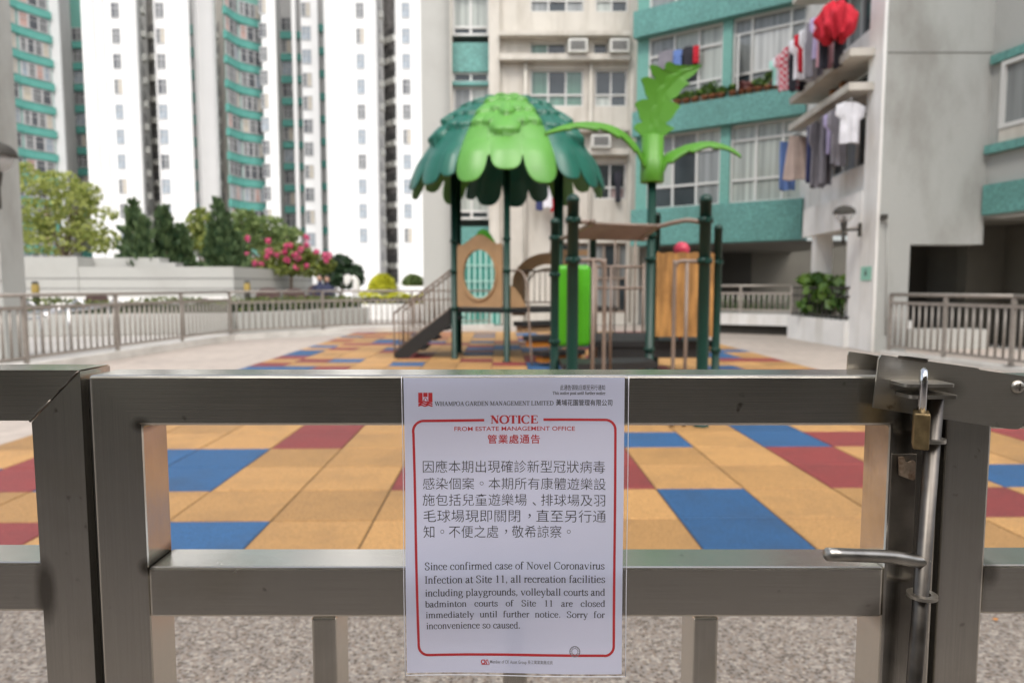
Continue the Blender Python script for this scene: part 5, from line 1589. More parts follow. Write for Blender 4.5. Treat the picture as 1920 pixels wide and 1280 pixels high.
def tree(name, label, cat, base, lumps, n, size, lm, trunk_h, tr=0.12, seed=1, group=None, limbs=5):
    rnd = random.Random(seed)
    root = thing(name, label, cat, base, 0, group)
    t = MB()
    bx, by, bz = base
    top = Vector((bx + rnd.uniform(-.2, .2), by, bz + trunk_h))
    t.tube(spline([Vector((bx, by, bz - .05)), Vector((bx + rnd.uniform(-.1, .1), by, bz + trunk_h * .5)), top], 5), [tr * (1.25 - .5 * i / 10) for i in range(11)], 9)
    for i in range(limbs):
        c = rnd.choice(lumps)
        e = Vector(c[:3]) + Vector((rnd.uniform(-.5, .5) * c[3], 0, rnd.uniform(-.3, .3) * c[5]))
        mid = top.lerp(e, .5) + Vector((rnd.uniform(-.2, .2), rnd.uniform(-.2, .2), rnd.uniform(-.05, .3)))
        q = spline([top - Vector((0, 0, trunk_h * .15)), mid, e], 5)
        t.tube(q, [tr * .55 * (1 - .8 * k / (len(q) - 1)) for k in range(len(q))], 6)
    part(t, 'trunk', M_bark, root)
    c_ = MB(); leaves(c_, lumps, n, size, rnd)
    part(c_, 'crown', lm, root, fix=False)
    return root
def lump(px, py, rpx, Y, rpz=None, dy=None):
    p = W(px, py, Y); k = Y / 1280.0
    return (p.x, p.y, p.z, rpx * k, (dy or rpx * 0.8) * k, (rpz or rpx * 0.7) * k)
L_yel = leafmat('leaf_yellow_green', (0.10, 0.15, 0.025), (0.27, 0.30, 0.065))
L_mid = leafmat('leaf_mid_green', (0.10, 0.16, 0.05), (0.27, 0.34, 0.12), 0.5, 0.4)
L_dark = leafmat('leaf_conifer', (0.022, 0.058, 0.022), (0.12, 0.18, 0.07), 0.6, 0.1)
L_shrub = leafmat('leaf_shrub', (0.02, 0.07, 0.014), (0.17, 0.29, 0.05), 0.35, 0.25)
L_bri = leafmat('leaf_bright_yellow', (0.45, 0.46, 0.02), (0.72, 0.70, 0.06))
L_pink = leafmat('petal_pink', (0.62, 0.05, 0.20), (0.85, 0.20, 0.36))
L_hedge = leafmat('leaf_hedge', (0.03, 0.055, 0.015), (0.17, 0.20, 0.04))

YT = 22.5
L_airy = leafmat('leaf_airy_yellow_green', (0.20, 0.25, 0.055), (0.48, 0.51, 0.16), 0.5, 0.5)
T1 = [lump(60, 350, 42, YT, 15), lump(110, 345, 40, YT, 26), lump(75, 395, 50, YT, 24), lump(140, 385, 42, YT, 24), lump(165, 362, 26, YT, 20), lump(60, 430, 42, YT, 24), lump(115, 425, 40, YT, 22), lump(165, 430, 34, YT, 22), lump(195, 445, 30, YT, 16), lump(90, 460, 60, YT, 18), lump(180, 460, 40, YT, 14), lump(45, 320, 25, YT, 16), lump(200, 400, 22, YT, 12)]
tree('broadleaf_tree', 'loose yellow green tree rising behind the left end of the terrace wall', 'tree', (WX(125, 480, YT), YT, 0.6), T1, 3300, 0.145, L_airy, 1.6, 0.07, 3, limbs=16)
YT2 = 31
tree('broadleaf_tree', 'soft yellow green tree between the dark conifers', 'tree', (WX(385, 480, YT2), YT2, 0), [lump(375, 415, 24, YT2, 26), lump(365, 450, 24, YT2, 22), lump(392, 455, 26, YT2, 22)], 900, 0.22, L_yel, 2.2, 0.1, 5)
tree('broadleaf_tree', 'wide pale green tree behind the pink flowering shrub', 'tree', (WX(500, 480, YT2), YT2, 0), [lump(455, 412, 32, YT2, 20), lump(500, 425, 40, YT2, 20), lump(470, 445, 46, YT2, 22), lump(535, 438, 34, YT2, 14), lump(520, 465, 40, YT2, 18), lump(440, 470, 30, YT2, 16)], 1700, 0.24, L_mid, 2.2, 0.12, 6)

def conifer(label, px, pytop, pybase, wpx, Y, seed, n=2200, tips=()):
    rnd = random.Random(seed)
    b = W(px, pybase, Y); tpt = W(px, pytop, Y)
    root = thing('conifer', label, 'conifer', (b.x, Y, 0.5))
    part(MB().tube([(b.x, Y, 0.5), (b.x, Y, b.z + (tpt.z - b.z) * .8)], [0.09, 0.02], 8), 'trunk', M_bark, root)
    c_ = MB()
    H = tpt.z - b.z; R0 = wpx / 2 * Y / 1280
    stems = [(b.x, Y, H, R0)] + [(b.x + dx * R0, Y + rnd.uniform(-.3, .3), H * hf, R0 * rf) for dx, hf, rf in tips]
    for i in range(n):
        sx_, sy_, h_, r_ = rnd.choice(stems)
        t = rnd.random() ** 1.35
        a = rnd.uniform(0, 2 * pi)
        rr = r_ * (1 - t) ** 0.75 * rnd.uniform(0.3, 1.12) * (0.78 + 0.38 * sin(t * 23 + a * 2))
        p = Vector((sx_ + rr * cos(a), sy_ + rr * sin(a), b.z - .15 + h_ * t))
        d = Vector((cos(a) * .55 + rnd.uniform(-.3, .3), sin(a) * .55 + rnd.uniform(-.3, .3), 1.0)).normalized()
        e = d.cross(Vector((rnd.uniform(-1, 1), rnd.uniform(-1, 1), .2))).normalized()
        s = rnd.uniform(.16, .34); w_ = s * .22
        c_.add([p, p + d * s * .5 + e * w_, p + d * s, p + d * s * .5 - e * w_], [(0, 1, 2, 3)])
    part(c_, 'crown', L_dark, root, fix=False)
conifer('dark conifer with two pointed tips nearest the yellow green tree', 254, 372, 495, 60, 22, 1, 2400, ((0.75, .72, .8), (-.55, .45, .7)))
conifer('broad dark conifer in the middle of the three on the terrace', 313, 386, 498, 66, 22.6, 2, 3000, ((-.4, 1.0, .7), (.6, .70, .9)))
conifer('tall dark conifer nearest the pink flowering shrub', 412, 370, 500, 56, 22.4, 3, 2600, ((.6, .78, .9), (1.1, .5, .8), (-.3, .62, .7)))
tree('dark_shrub', 'low dark evergreen shrub at the right end of the terrace wall', 'shrub', (WX(640, 540, 27), 27, 0), [lump(640, 500, 26, 27, 24), lump(622, 512, 22, 27, 26), lump(662, 512, 22, 27, 18), lump(650, 525, 34, 27, 16)], 1800, 0.16, leafmat('leaf_dark_shrub', (0.012, 0.035, 0.016), (0.05, 0.10, 0.04), 0.5, 0.15), 0.8, 0.06, 9)
# bougainvillea
YB = 24
rb = random.Random(8)
bg_ = thing('flowering_shrub', 'bougainvillea shrub with bright pink flower heads above the terrace wall', 'flowering shrub', (WX(545, 500, YB), YB, 1.2))
c_ = MB(); lb = [lump(520, 485, 34, YB, 18), lump(560, 480, 36, YB, 18), lump(590, 488, 28, YB, 16), lump(545, 468, 30, YB, 16), lump(490, 494, 26, YB, 12), lump(530, 503, 46, YB, 14), lump(580, 505, 40, YB, 14), lump(610, 498, 22, YB, 14)]
leaves(c_, lb, 2600, 0.14, rb)
part(c_, 'crown', L_yel, bg_, fix=False)
part(MB().tube([(WX(545, 500, YB), YB, 1.0), W(547, 490, YB)], 0.05, 7).tube([W(545, 500, YB), W(470, 470, YB)], 0.015, 6), 'trunk', M_bark, bg_)
for (px, py, r) in ((463, 447, 5.5), (462, 478, 6.5), (503, 451, 5), (506, 471, 8), (478, 493, 5), (490, 495, 5), (537, 462, 5), (534, 472, 5), (553, 477, 6), (564, 468, 6), (559, 483, 6), (538, 487, 6), (556, 500, 6), (574, 446, 6), (575, 459, 5), (593, 472, 5), (610, 478, 7), (617, 479, 6), (574, 499, 5), (520, 478, 5), (545, 460, 5), (612, 489, 4), (500, 482, 5)):
    f_ = MB(); leaves(f_, [lump(px, py, r, YB - .45, r)], 46, 0.085, rb)
    part(f_, 'flower_head', L_pink, bg_, fix=False)
# clipped round bushes
def dome_bush(label, px, pyb, wpx, hpx, Y, lm, seed, n=1500):
    rnd = random.Random(seed); b = W(px, pyb, Y); rx = wpx / 2 * Y / 1280; h = hpx * Y / 1280
    m_ = MB()
    for i in range(n):
        a = rnd.uniform(0, 2 * pi); e = math.asin(rnd.random()); k = rnd.uniform(.9, 1.03)
        p = Vector((b.x + rx * k * cos(e) * cos(a), Y + rx * k * cos(e) * sin(a), b.z + h * k * sin(e)))
        d = Vector((rnd.uniform(-1, 1), rnd.uniform(-1, 1), rnd.uniform(-.3, 1))).normalized(); q = d.orthogonal().normalized()
        s = rnd.uniform(.05, .10)
        m_.add([p - d * s, p + q * s * .6, p + d * s, p - q * s * .6], [(0, 1, 2, 3)], 0)
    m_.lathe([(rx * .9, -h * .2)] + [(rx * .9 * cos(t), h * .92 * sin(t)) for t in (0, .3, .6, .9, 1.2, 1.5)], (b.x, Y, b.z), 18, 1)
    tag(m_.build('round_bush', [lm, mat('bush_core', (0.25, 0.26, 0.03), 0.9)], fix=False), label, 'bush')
dome_bush('clipped yellow green dome bush in front of the white tower', 717, 545, 50, 30, 25, L_bri, 1)
dome_bush('smaller faded green round bush right of the bright yellow one', 775, 533, 40, 18, 29, L_mid, 2, 800)
def hedge(label, pts, z0, z1, wd, lm, n, seed, size=.10):
    rnd = random.Random(seed); m_ = MB()
    P = [Vector((*p, 0)) for p in pts]
    Ls = [(b - a).length for a, b in zip(P[:-1], P[1:])]
    for i in range(n):
        k = rnd.choices(range(len(Ls)), weights=Ls)[0]
        a, b = P[k], P[k + 1]; d = (b - a).normalized(); q = Vector((-d.y, d.x, 0))
        t = rnd.random()
        p = a.lerp(b, t) + q * rnd.uniform(-wd, wd) * .5
        top = z1 + 0.05 * sin(t * 17 + k) + rnd.uniform(-.05, .05)
        p.z = z0 + (top - z0) * (1 - rnd.random() ** 2)
        dd = Vector((rnd.uniform(-1, 1), rnd.uniform(-1, 1), rnd.uniform(-.2, 1))).normalized(); e = dd.orthogonal().normalized()
        s = size * rnd.uniform(.6, 1.3)
        m_.add([p - dd * s * .5, p + e * s * .3, p + dd * s * .5, p - e * s * .3], [(0, 1, 2, 3)])
    for a, b in zip(P[:-1], P[1:]):
        F = Facade((a.x, a.y), (b.x, b.y)); m_.box(0, -wd * .4, z0 - .05, (b - a).length, wd * .4, z1 - .10, 1, F.M)
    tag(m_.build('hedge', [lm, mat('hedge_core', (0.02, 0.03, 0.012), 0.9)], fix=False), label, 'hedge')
hp = [(-14.5, 15.4), (-7.1, 17.2), (-5.9, 19.0), (-5.0, 21.6)]
hedge('low trimmed hedge growing in the white planter behind the railing', hp, 0.50, 0.80, 0.7, L_hedge, 3600, 4)
hedge('low yellow green hedge strip under the round bush', [(WX(672, 550, 24), 24), (WX(832, 550, 24), 24)], 0.55, 0.86, 0.6, L_bri, 1500, 5)
pm = MB()
for a, b in zip(hp[:-1], hp[1:]):
    F = Facade(a, b); pm.box(-.03, -0.52, 0, (Vector(b) - Vector(a)).length + .03, 0.5, 0.50, 0, F.M)
tag(pm.build('planter', M_paleg), 'pale planter wall curving behind the left railing, topped by a low hedge', 'planter')
tag(MB().box(WX(668, 550, 24), 23.5, 0, WX(836, 550, 24), 24.6, 0.54).build('planter', M_white), 'white planter wall carrying the yellow green hedge strip', 'planter')

# terrace walls
YW = 20.6
tw_ = thing('terrace_wall', 'long pale granite terrace wall with stepped top and dark joints, left of the playground', 'wall', (WX(250, 540, YW), YW, 0))
zt1, zt2 = WZ(500, YW), WZ(481, YW)
x0, x1, x2, x3 = WX(-80, 520, YW), WX(146, 520, YW), WX(437, 520, YW), WX(300, 520, YW + .8)
part(MB().box(x0, YW, 0, x1, YW + 1.2, zt2), 'end_block', M_paleg, tw_)
part(MB().box(x1 + .003, YW + .03, 0, x2, YW + .6, zt1), 'front_wall', M_paleg, tw_)
part(MB().box(x1 + .003, YW + .8, 0, x3, YW + 1.4, zt2), 'rear_wall', M_paleg, tw_)
part(MB().box(x3 + .004, YW + .8, 0, WX(330, 520, YW + .8), YW + 1.3, WZ(492, YW + .8)), 'rear_step', M_paleg, tw_)
Fw = Facade((x2 + .003, YW + .032), (WX(586, 520, 27.5), 27.5))
part(MB().box(0, 0, 0, Fw.len, 0.5, zt1 + .002, 0, Fw.M), 'return_wall', M_paleg, tw_)
dj = mat('wall_groove', (0.20, 0.20, 0.19), 0.9)
for zz in (WZ(522, YW), WZ(541, YW)):
    part(MB().box(x0, YW - .004, zz - .02, x1, YW - .001, zz + .02).box(x1 + .003, YW + .026, zz - .02, x2, YW + .029, zz + .02).box(0, -.004, zz - .02, Fw.len, -.001, zz + .02, 0, Fw.M), 'groove', dj, tw_)
part(MB().box(x0, YW - .25, 0, x2 + .2, YW - .005, WZ(557, YW)), 'plinth', M_white, tw_)

# bollards, benches, handrails, sculpture
def bollard(label, px, pt, pb, Y):
    p = W(px, pb, Y); zt_ = WZ(pt, Y)
    r_ = thing('bollard', label, 'bollard', (p.x, Y, 0), 0, 'black and yellow bollards by the terrace wall')
    part(MB().lathe([(0.085, 0), (0.085, zt_ * .74)], (p.x, Y, 0), 16), 'post', M_dark, r_)
    part(MB().lathe([(0.09, zt_ * .74), (0.09, zt_ * .93), (.07, zt_ * .95)], (p.x, Y, 0), 16), 'yellow_band', mat('bollard_yellow', (0.30, 0.21, 0.04), 0.5), r_)
    part(MB().lathe([(0.075, zt_ * .95), (0.075, zt_), (0, zt_ + .01)], (p.x, Y, 0), 16), 'cap', M_dark, r_)
bollard('black bollard with yellow top by the left end of the terrace wall', 68, 528, 573, 17.4)
bollard('black bollard with yellow top near the brown benches', 464, 527, 562, 20.0)
M_cane = mat('brown_bench', (0.085, 0.05, 0.045), 0.6, vary=0.2, scale=12)
BEN = [(177, 572, 44, 24, 18.0, 'brown round-backed bench nearest the left bollard'), (380, 571, 32, 12, 18.2, 'low brown round-backed bench seen through the left railing'), (500, 560, 46, 21, 19.2, 'brown round-backed bench just right of the second bollard'), (549, 559, 42, 19, 20.5, 'brown round-backed bench between two others by the hedge'), (600, 556, 48, 24, 23.5, 'brown round-backed bench where the two people sit')]
def make_bench(px, pb, wpx, hpx, Y, label):
    b = W(px, pb, Y); w_ = wpx * Y / 1280; z1 = WZ(pb - hpx, Y); zs = max(0.36, z1 - .38)
    r_ = thing('bench', label, 'bench', (b.x, Y, 0), 0, 'brown benches along the terrace wall')
    o = [(b.x - w_ / 2, zs)] + [(b.x - w_ / 2 * cos(pi * k / 14), zs + .06 + (z1 - zs - .06) * sin(pi * k / 14) ** .6) for k in range(15)] + [(b.x + w_ / 2, zs)]
    part(MB().prism(o, Y + .1, Y + .15), 'backrest', M_cane, r_)
    part(MB().bbox(b.x - w_ / 2, Y - .35, zs - .06, b.x + w_ / 2, Y + .098, zs - .001, .01), 'seat', M_cane, r_)
    for sx_ in (-1, 1):
        part(MB().box(b.x + sx_ * (w_ / 2 - .06) - .03, Y - .33, 0, b.x + sx_ * (w_ / 2 - .06) + .03, Y + .09, zs - .061), 'leg', M_dark, r_)
for q in BEN: make_bench(*q)
M_stain = mat('bright_stainless', (0.78, 0.78, 0.78), 0.22, metal=1.0)
def handrail(label, a, b, Y):
    p0, p1 = W(*a, Y), W(*b, Y)
    r_ = thing('handrail', label, 'handrail', (p1.x, Y, 0), 0, 'stainless ramp handrails behind the left railing')
    part(MB().tube(spline([p0 + Vector((-.5, -.9, -.10)), p0, p0.lerp(p1, .85), p1, p1 + Vector((.07, .02, -.06)), p1 + Vector((.07, .02, -.16))], 6), 0.024, 10), 'rail', M_stain, r_)
    part(MB().tube([p0.lerp(p1, .5), Vector((p0.lerp(p1, .5).x, Y, 0))], 0.02, 8), 'post', M_stain, r_)
handrail('stainless ramp handrail at the far left, beside the grey pillar', (30, 577), (54, 566), 11.5)
handrail('longest stainless ramp handrail, sloping up to a rounded end behind the left railing', (108, 580), (147, 563), 11.8)
handrail('stainless ramp handrail just right of the longest one', (190, 575), (215, 561), 12.6)
handrail('short lower stainless handrail between the railing bars', (70, 596), (82, 588), 11.6)
handrail('stainless handrail near the white sculpture', (640, 573), (672, 556), 22.5)
YS = 24.8
scp = thing('sculpture', 'small white sculpture like a bent animal head, beside the dark shrub', 'sculpture', (WX(662, 555, YS), YS, 0))
k_ = YS / 1280
q0 = W(667, 552, YS)
part(MB().tube(spline([q0 + Vector((0, 0, -1.0)), W(668, 540, YS), W(667, 526, YS), W(660, 519, YS)], 6), [.16 - .004 * i for i in range(19)], 12), 'neck', M_white, scp)
part(MB().prism([(W(x, y, YS).x, W(x, y, YS).z) for x, y in ((646, 517), (652, 514), (660, 520), (656, 530), (650, 536), (646, 528))], YS - .12, YS + .12), 'head', M_white, scp)

# two people on the far bench
M_skin = mat('skin', (0.45, 0.27, 0.19), 0.6); M_navy = mat('navy_cloth', (0.025, 0.03, 0.07), 0.8); M_hair = mat('dark_hair', (0.02, 0.015, 0.012), 0.6); M_shirt = mat('pale_shirt', (0.55, 0.5, 0.5), 0.8)
def sitter(label, px, pyhead, Y, cloth, lean):
    h = W(px, pyhead, Y)
    zs = h.z - 0.80                                    # seat height
    root = thing('person', label, 'person', (h.x, Y, 0))
    J = [((0, .0, .06), .14), ((lean, .02, .30), .145), ((lean * 1.5, .02, .50), .155), ((lean * 1.6, .0, .60), .06), ((lean * 1.6, -.01, .70), .085), ((lean * 1.6, -.01, .84), .075),
         ((.10, -.02, .06), .085), ((.13, -.40, .08), .065), ((.13, -.44, -.34), .045), ((.13, -.54, -.37), .04), ((-.10, -.02, .06), .085), ((-.13, -.40, .08), .065), ((-.13, -.44, -.34), .045), ((-.13, -.54, -.37), .04),
         ((lean * 1.5 + .19, .02, .49), .055), ((.25, -.08, .24), .045), ((.14, -.30, .16), .034), ((lean * 1.5 - .19, .02, .49), .055), ((-.25, -.08, .24), .045), ((-.12, -.30, .16), .034)]
    E = [(0, 1), (1, 2), (2, 3), (3, 4), (4, 5), (0, 6), (6, 7), (7, 8), (8, 9), (0, 10), (10, 11), (11, 12), (12, 13), (2, 14), (14, 15), (15, 16), (2, 17), (17, 18), (18, 19)]
    me = bpy.data.meshes.new('body'); me.from_pydata([(h.x + p[0], Y + p[1], zs + p[2]) for p, r in J], E, [])
    o = bpy.data.objects.new('body', me); COL.objects.link(o)
    sk_ = o.modifiers.new('skin', 'SKIN'); sb = o.modifiers.new('smooth', 'SUBSURF'); sb.levels = 1; sb.render_levels = 1
    me.skin_vertices[0].data[0].use_root = True
    for i, (p, r) in enumerate(J): me.skin_vertices[0].data[i].radius = (r, r * .85)
    me.materials.append(cloth)
    keep_world(o, root)
    hc = (h.x + lean * 1.6, Y - .01, zs + .78)
    f_ = MB(); f_.lathe([(0.0, -.125), (.05, -.115), (.082, -.06), (.092, .0), (.085, .06), (.05, .105), (0, .12)], hc, 14)
    f_.lathe([(0.0, -.03), (.016, -.02), (.0, .03)], (hc[0], hc[1] - .094, hc[2] - .01), 8)
    part(f_, 'head', M_skin, root)
    part(MB().lathe([(.098, .0), (.096, .05), (.07, .105), (0, .128)], (hc[0], hc[1] + .012, hc[2] + .01), 14), 'hair', M_hair, root)
sitter('person in dark clothes seated on the bench, nearer the terrace wall end', 596, 520, 23.3, M_navy, .04)
sitter('person in dark clothes and pale top seated beside another on the bench', 616, 522, 23.4, M_navy, -.03)

# ------------------------------------------------------------------ right side: planter shrub, lamp, signs
YPl = 15.3
fa, fb = (WX(1476, 620, YPl), YPl), (WX(1582, 640, 12.85), 12.85)
Fp = Facade(fa, fb)
tag(MB().box(0, 0, -.01, Fp.len, 1.3, 0.50, 0, Fp.M).build('planter', M_white), 'white planter wall below the dense green shrub at the pillar', 'planter')
rp_ = random.Random(14)
lm_ = []
for i in range(34):
    p = Fp.M @ Vector((rp_.uniform(.2, Fp.len - .15), rp_.uniform(.15, .7), rp_.uniform(.65, 1.35)))
    lm_.append((p.x, p.y, p.z, .26, .22, .17))
sh = thing('shrub', 'dense glossy green shrub growing through a dark railing beside the white pillar', 'shrub', (*fa, 0.5))
c_ = MB(); leaves(c_, lm_, 1500, 0.19, rp_)
part(c_, 'crown', L_shrub, sh, fix=False)
t_ = MB()
for i in range(7):
    a_ = Fp.M @ Vector((.2 + i * Fp.len / 7.5, .45, .48)); t_.tube([a_, a_ + Vector((rp_.uniform(-.1, .1), 0, .6))], .015, 6)
part(t_, 'stem', M_bark, sh)
pr = thing('metal_railing', 'dark railing half hidden in the shrub on the white planter', 'railing', (*fa, 0.5))
for zz in (.56, .95, 1.12): part(MB().box(.05, .06, zz - .02, Fp.len, .09, zz + .02, 0, Fp.M), 'rail', M_dark, pr)
for i in range(13): part(MB().box(.08 + i * Fp.len / 13, .066, .50, .10 + i * Fp.len / 13, .084, 1.12, 0, Fp.M), 'bar', M_dark, pr)
rg = random.Random(3)
for (a_, b_, n_, s_) in ((1345, 1480, 420, 2),):
    m_ = MB()
    for i in range(n_):
        p = W(rg.uniform(a_, b_), 575, 17.1 + rg.random() * .5); p.z = .5 + rg.random() ** 2 * .38
        d = Vector((rg.uniform(-.4, .4), rg.uniform(-.4, .4), 1)).normalized(); e = d.orthogonal().normalized(); s = rg.uniform(.08, .18)
        m_.add([p, p + d * s * .5 + e * s * .15, p + d * s, p + d * s * .5 - e * s * .15], [(0, 1, 2, 3)])
    tag(m_.build('undergrowth', L_shrub, fix=False), 'straggly low plants behind the grey railing', 'plants', kind='stuff')
tag(MB().box(WX(1335, 600, 17.9), 17.0, 0, WX(1500, 600, 17.9), 18.2, .48).build('planting_bed', M_earth), 'raised planting bed behind the grey railing', 'planter')

def globe_lamp(label, c, arm_to, rad=.19):
    """clear globe under a black dome, on a short stem and wall arm"""
    r_ = thing('globe_lamp', label, 'wall lamp', (c.x, c.y, c.z - .5))
    part(MB().lathe([(rad * 1.12 * cos(a), rad * .78 * sin(a)) for a in [pi / 2 * k / 8 for k in range(8)]] + [(0.01, rad * .8)], c, 24).lathe([(rad * 1.12, 0), (rad * 1.16, -.012), (rad * 1.05, -.014)], c, 24), 'cap', M_dark, r_)
    part(MB().lathe([(rad * cos(a), -rad * 1.15 * sin(a)) for a in [pi / 2 * k / 8 for k in range(8)]] + [(.04, -rad * 1.16)], c, 24), 'globe', M_globe, r_)
    part(MB().lathe([(.035, -rad * 1.9), (.05, -rad * 1.5), (.06, -rad * 1.1), (.03, -rad * .5), (.035, -rad * .3), (0, -rad * .3)], c, 12).tube([Vector(c) + Vector((0, 0, -rad * 3.3)), Vector(c) + Vector((0, 0, -rad * 1.9))], .03, 10), 'stem', M_dark, r_)
    e = Vector(arm_to)
    part(MB().tube([Vector((c.x, c.y, e.z)), e], .018, 8).box(e.x - .02, e.y - .035, e.z - .12, e.x + .02, e.y + .035, e.z + .12), 'wall_arm', M_dark, r_)
M_globe = bpy.data.materials.new('clear_globe'); M_globe.use_nodes = True
_t = M_globe.node_tree; _t.nodes.remove(_t.nodes['Principled BSDF'])
_tp = _t.nodes.new('ShaderNodeBsdfTransparent'); _gl = _t.nodes.new('ShaderNodeBsdfPrincipled'); _gl.inputs['Base Color'].default_value = (.7, .7, .7, 1); _gl.inputs['Roughness'].default_value = .15
_mx = _t.nodes.new('ShaderNodeMixShader'); _mx.inputs[0].default_value = .35
_t.links.new(_tp.outputs[0], _mx.inputs[1]); _t.links.new(_gl.outputs[0], _mx.inputs[2]); _t.links.new(_mx.outputs[0], _t.nodes['Material Output'].inputs[0])
YL = 12.3
lc_ = W(1583, 399, YL)
globe_lamp('black capped globe lamp on the white pillar under the balconies', lc_, (WX(1612, 432, YL), YL, WZ(431, YL)), .165)

# left edge: grey pillar with a lamp
YP = 10.3
px_ = WX(8, 600, YP)
pil = thing('grey_pillar', 'grey rendered pillar cut off by the left edge of the picture', 'pillar', (px_ - .5, YP, 0))
part(MB().box(px_ - 1.2, YP, 0, px_, YP + .5, 12), 'shaft', M_granite, pil)
part(MB().box(px_ - 1.2, YP - .012, WZ(525, YP), px_ - .06, YP - .002, WZ(470, YP)), 'plaque', mat('pale_plaque', (0.42, 0.41, 0.40), 0.6), pil)
for yy in (468, 526): part(MB().box(px_ - 1.2, YP - .006, WZ(yy, YP) - .006, px_ - .001, YP - .001, WZ(yy, YP) + .006), 'joint', MATS['joint_grey'], pil)
Yl2 = 8.6
l2 = W(-8, 290, Yl2)
globe_lamp('black capped globe lamp cut by the left edge, in front of the grey pillar', l2, (l2.x - .35, Yl2, WZ(345, Yl2)), .20)

# sign on the white pillar
sg = thing('wall_sign', 'small mint green sign with a dark figure on the white pillar', 'sign', (6.2, 12.2, 1.2))
Fs = Facade((6.28 + 0.07 * 0, 12.55), (6.27, 11.95))
a_, b_ = F3.s_at(1612), F3.s_at(1631)
zs0, zs1 = F3.z_at(1620, 526), F3.z_at(1620, 500)
part(MB().box(a_, -.012, zs0, b_, -.004, zs1, 0, F3.M), 'plate', mat('mint_sign', (0.28, 0.58, 0.46), 0.5), sg)
cx2 = (a_ + b_) / 2
fg_ = MB().lathe([(0, -.02), (.02, 0), (0, .02)], n=10, M=F3.M @ Matrix.Translation((cx2, -.012, zs1 - .05)) @ Matrix.Scale(.2, 4, (0, 1, 0)))
fg_.prism([(cx2 - .03, zs1 - .16), (cx2 + .03, zs1 - .16), (cx2 + .035, zs1 - .08), (cx2 - .035, zs1 - .08)], -.016, -.0125, 0, F3.M)
part(fg_, 'figure', M_dark, sg)

# ------------------------------------------------------------------ washing on poles, flower pots
def cloth_mat(n, c): return mat('cloth_' + n, c, 0.85, vary=0.12, scale=5)
CLO = {'red': cloth_mat('red', (0.52, 0.012, 0.03)), 'white': cloth_mat('white', (0.66, 0.66, 0.70)), 'black': cloth_mat('black', (0.025, 0.025, 0.035)), 'grey': cloth_mat('grey', (0.22, 0.21, 0.24)), 'lilac': cloth_mat('lilac', (0.45, 0.40, 0.62)),
       'pink': cloth_mat('pink', (0.62, 0.33, 0.38)), 'navy': cloth_mat('navy', (0.04, 0.05, 0.14)), 'beige': cloth_mat('beige', (0.46, 0.36, 0.32)), 'blue': cloth_mat('blue', (0.13, 0.22, 0.50)), 'mint': cloth_mat('mint', (0.35, 0.66, 0.58)), 'plaid': None}
def plaid():
    m = mat('cloth_plaid', (0.5, 0.1, 0.14), 0.85)
    t = m.node_tree; N = t.nodes; L = t.links; b = N['Principled BSDF']
    tc = N.new('ShaderNodeTexCoord'); wv = N.new('ShaderNodeTexChecker'); wv.inputs['Scale'].default_value = 14
    wv.inputs['Color1'].default_value = (0.5, 0.03, 0.07, 1); wv.inputs['Color2'].default_value = (0.62, 0.50, 0.52, 1)
    L.new(tc.outputs['Object'], wv.inputs[0]); L.new(wv.outputs[0], b.inputs['Base Color'])
    return m
CLO['plaid'] = plaid()
rc = random.Random(21)
def garment(kind, F, s, y, z, w_, h_, colour, label, cat, group, turn=None):
    """hanging cloth with folds; kind sets the outline"""
    NX, NZ = 14, 12
    if kind == 'shirt':
        out = lambda t: 1.0 if .06 < t < .34 else (.45 + t * 7 if t <= .06 else .66)
    elif kind == 'trousers': out = lambda t: .75 - .1 * t
    elif kind == 'skirt': out = lambda t: .62 + .38 * t
    else: out = lambda t: 1.0
    m_ = MB(); vs = []; fs = []; ph = rc.uniform(0, 6)
    tm = radians(turn if turn is not None else rc.uniform(-60, 60))
    base = F.M @ Vector((s, y, z))
    M2 = Matrix.Translation(base) @ Matrix.Rotation(F.ang + tm, 4, 'Z')
    for side in (0, 1):
        for j in range(NZ + 1):
            t = j / NZ
            hw = w_ / 2 * out(t)
            for i in range(NX + 1):
                u = i / NX * 2 - 1
                x = u * hw
                if kind == 'trousers' and t > .38: x += (.03 if u > 0 else -.03) * (1 if abs(u) > .08 else 0)
                thick = (.035 + .02 * t) * sqrt(max(0, 1 - u * u)) * (1 if side == 0 else -1)
                fold = .022 * t * sin(u * 7 + ph) + .010 * sin(u * 15 + t * 4 + ph)
                zz = -t * h_ - .02 * h_ * sin(u * 4 + ph) * t
                vs.append(M2 @ Vector((x, -thick + fold, zz)))
    st_ = (NX + 1) * (NZ + 1)
    for side in (0, 1):
        for j in range(NZ):
            for i in range(NX):
                a = side * st_ + j * (NX + 1) + i
                if kind == 'trousers' and j / NZ > .38 and i in (NX // 2 - 1, NX // 2): continue
                fs.append((a, a + 1, a + NX + 2, a + NX + 1) if side == 0 else (a, a + NX + 1, a + NX + 2, a + 1))
    m_.add(vs, fs, 0, True)
    m_.tube([M2 @ Vector((-w_ * .2, 0, .01)), M2 @ Vector((0, 0, .06)), M2 @ Vector((w_ * .2, 0, .01))], .006, 5, 1)
    return tag(m_.build(cat.replace(' ', '_'), [CLO[colour], M_dark], fix=False), label, cat, group)
def pole(F, s0, s1, y, z, label, z1=None):
    tag(MB().tube([F.M @ Vector((s0, y, z)), F.M @ Vector((s1, y, z1 or z))], .014, 8).build('laundry_pole', M_stain), label, 'laundry pole')
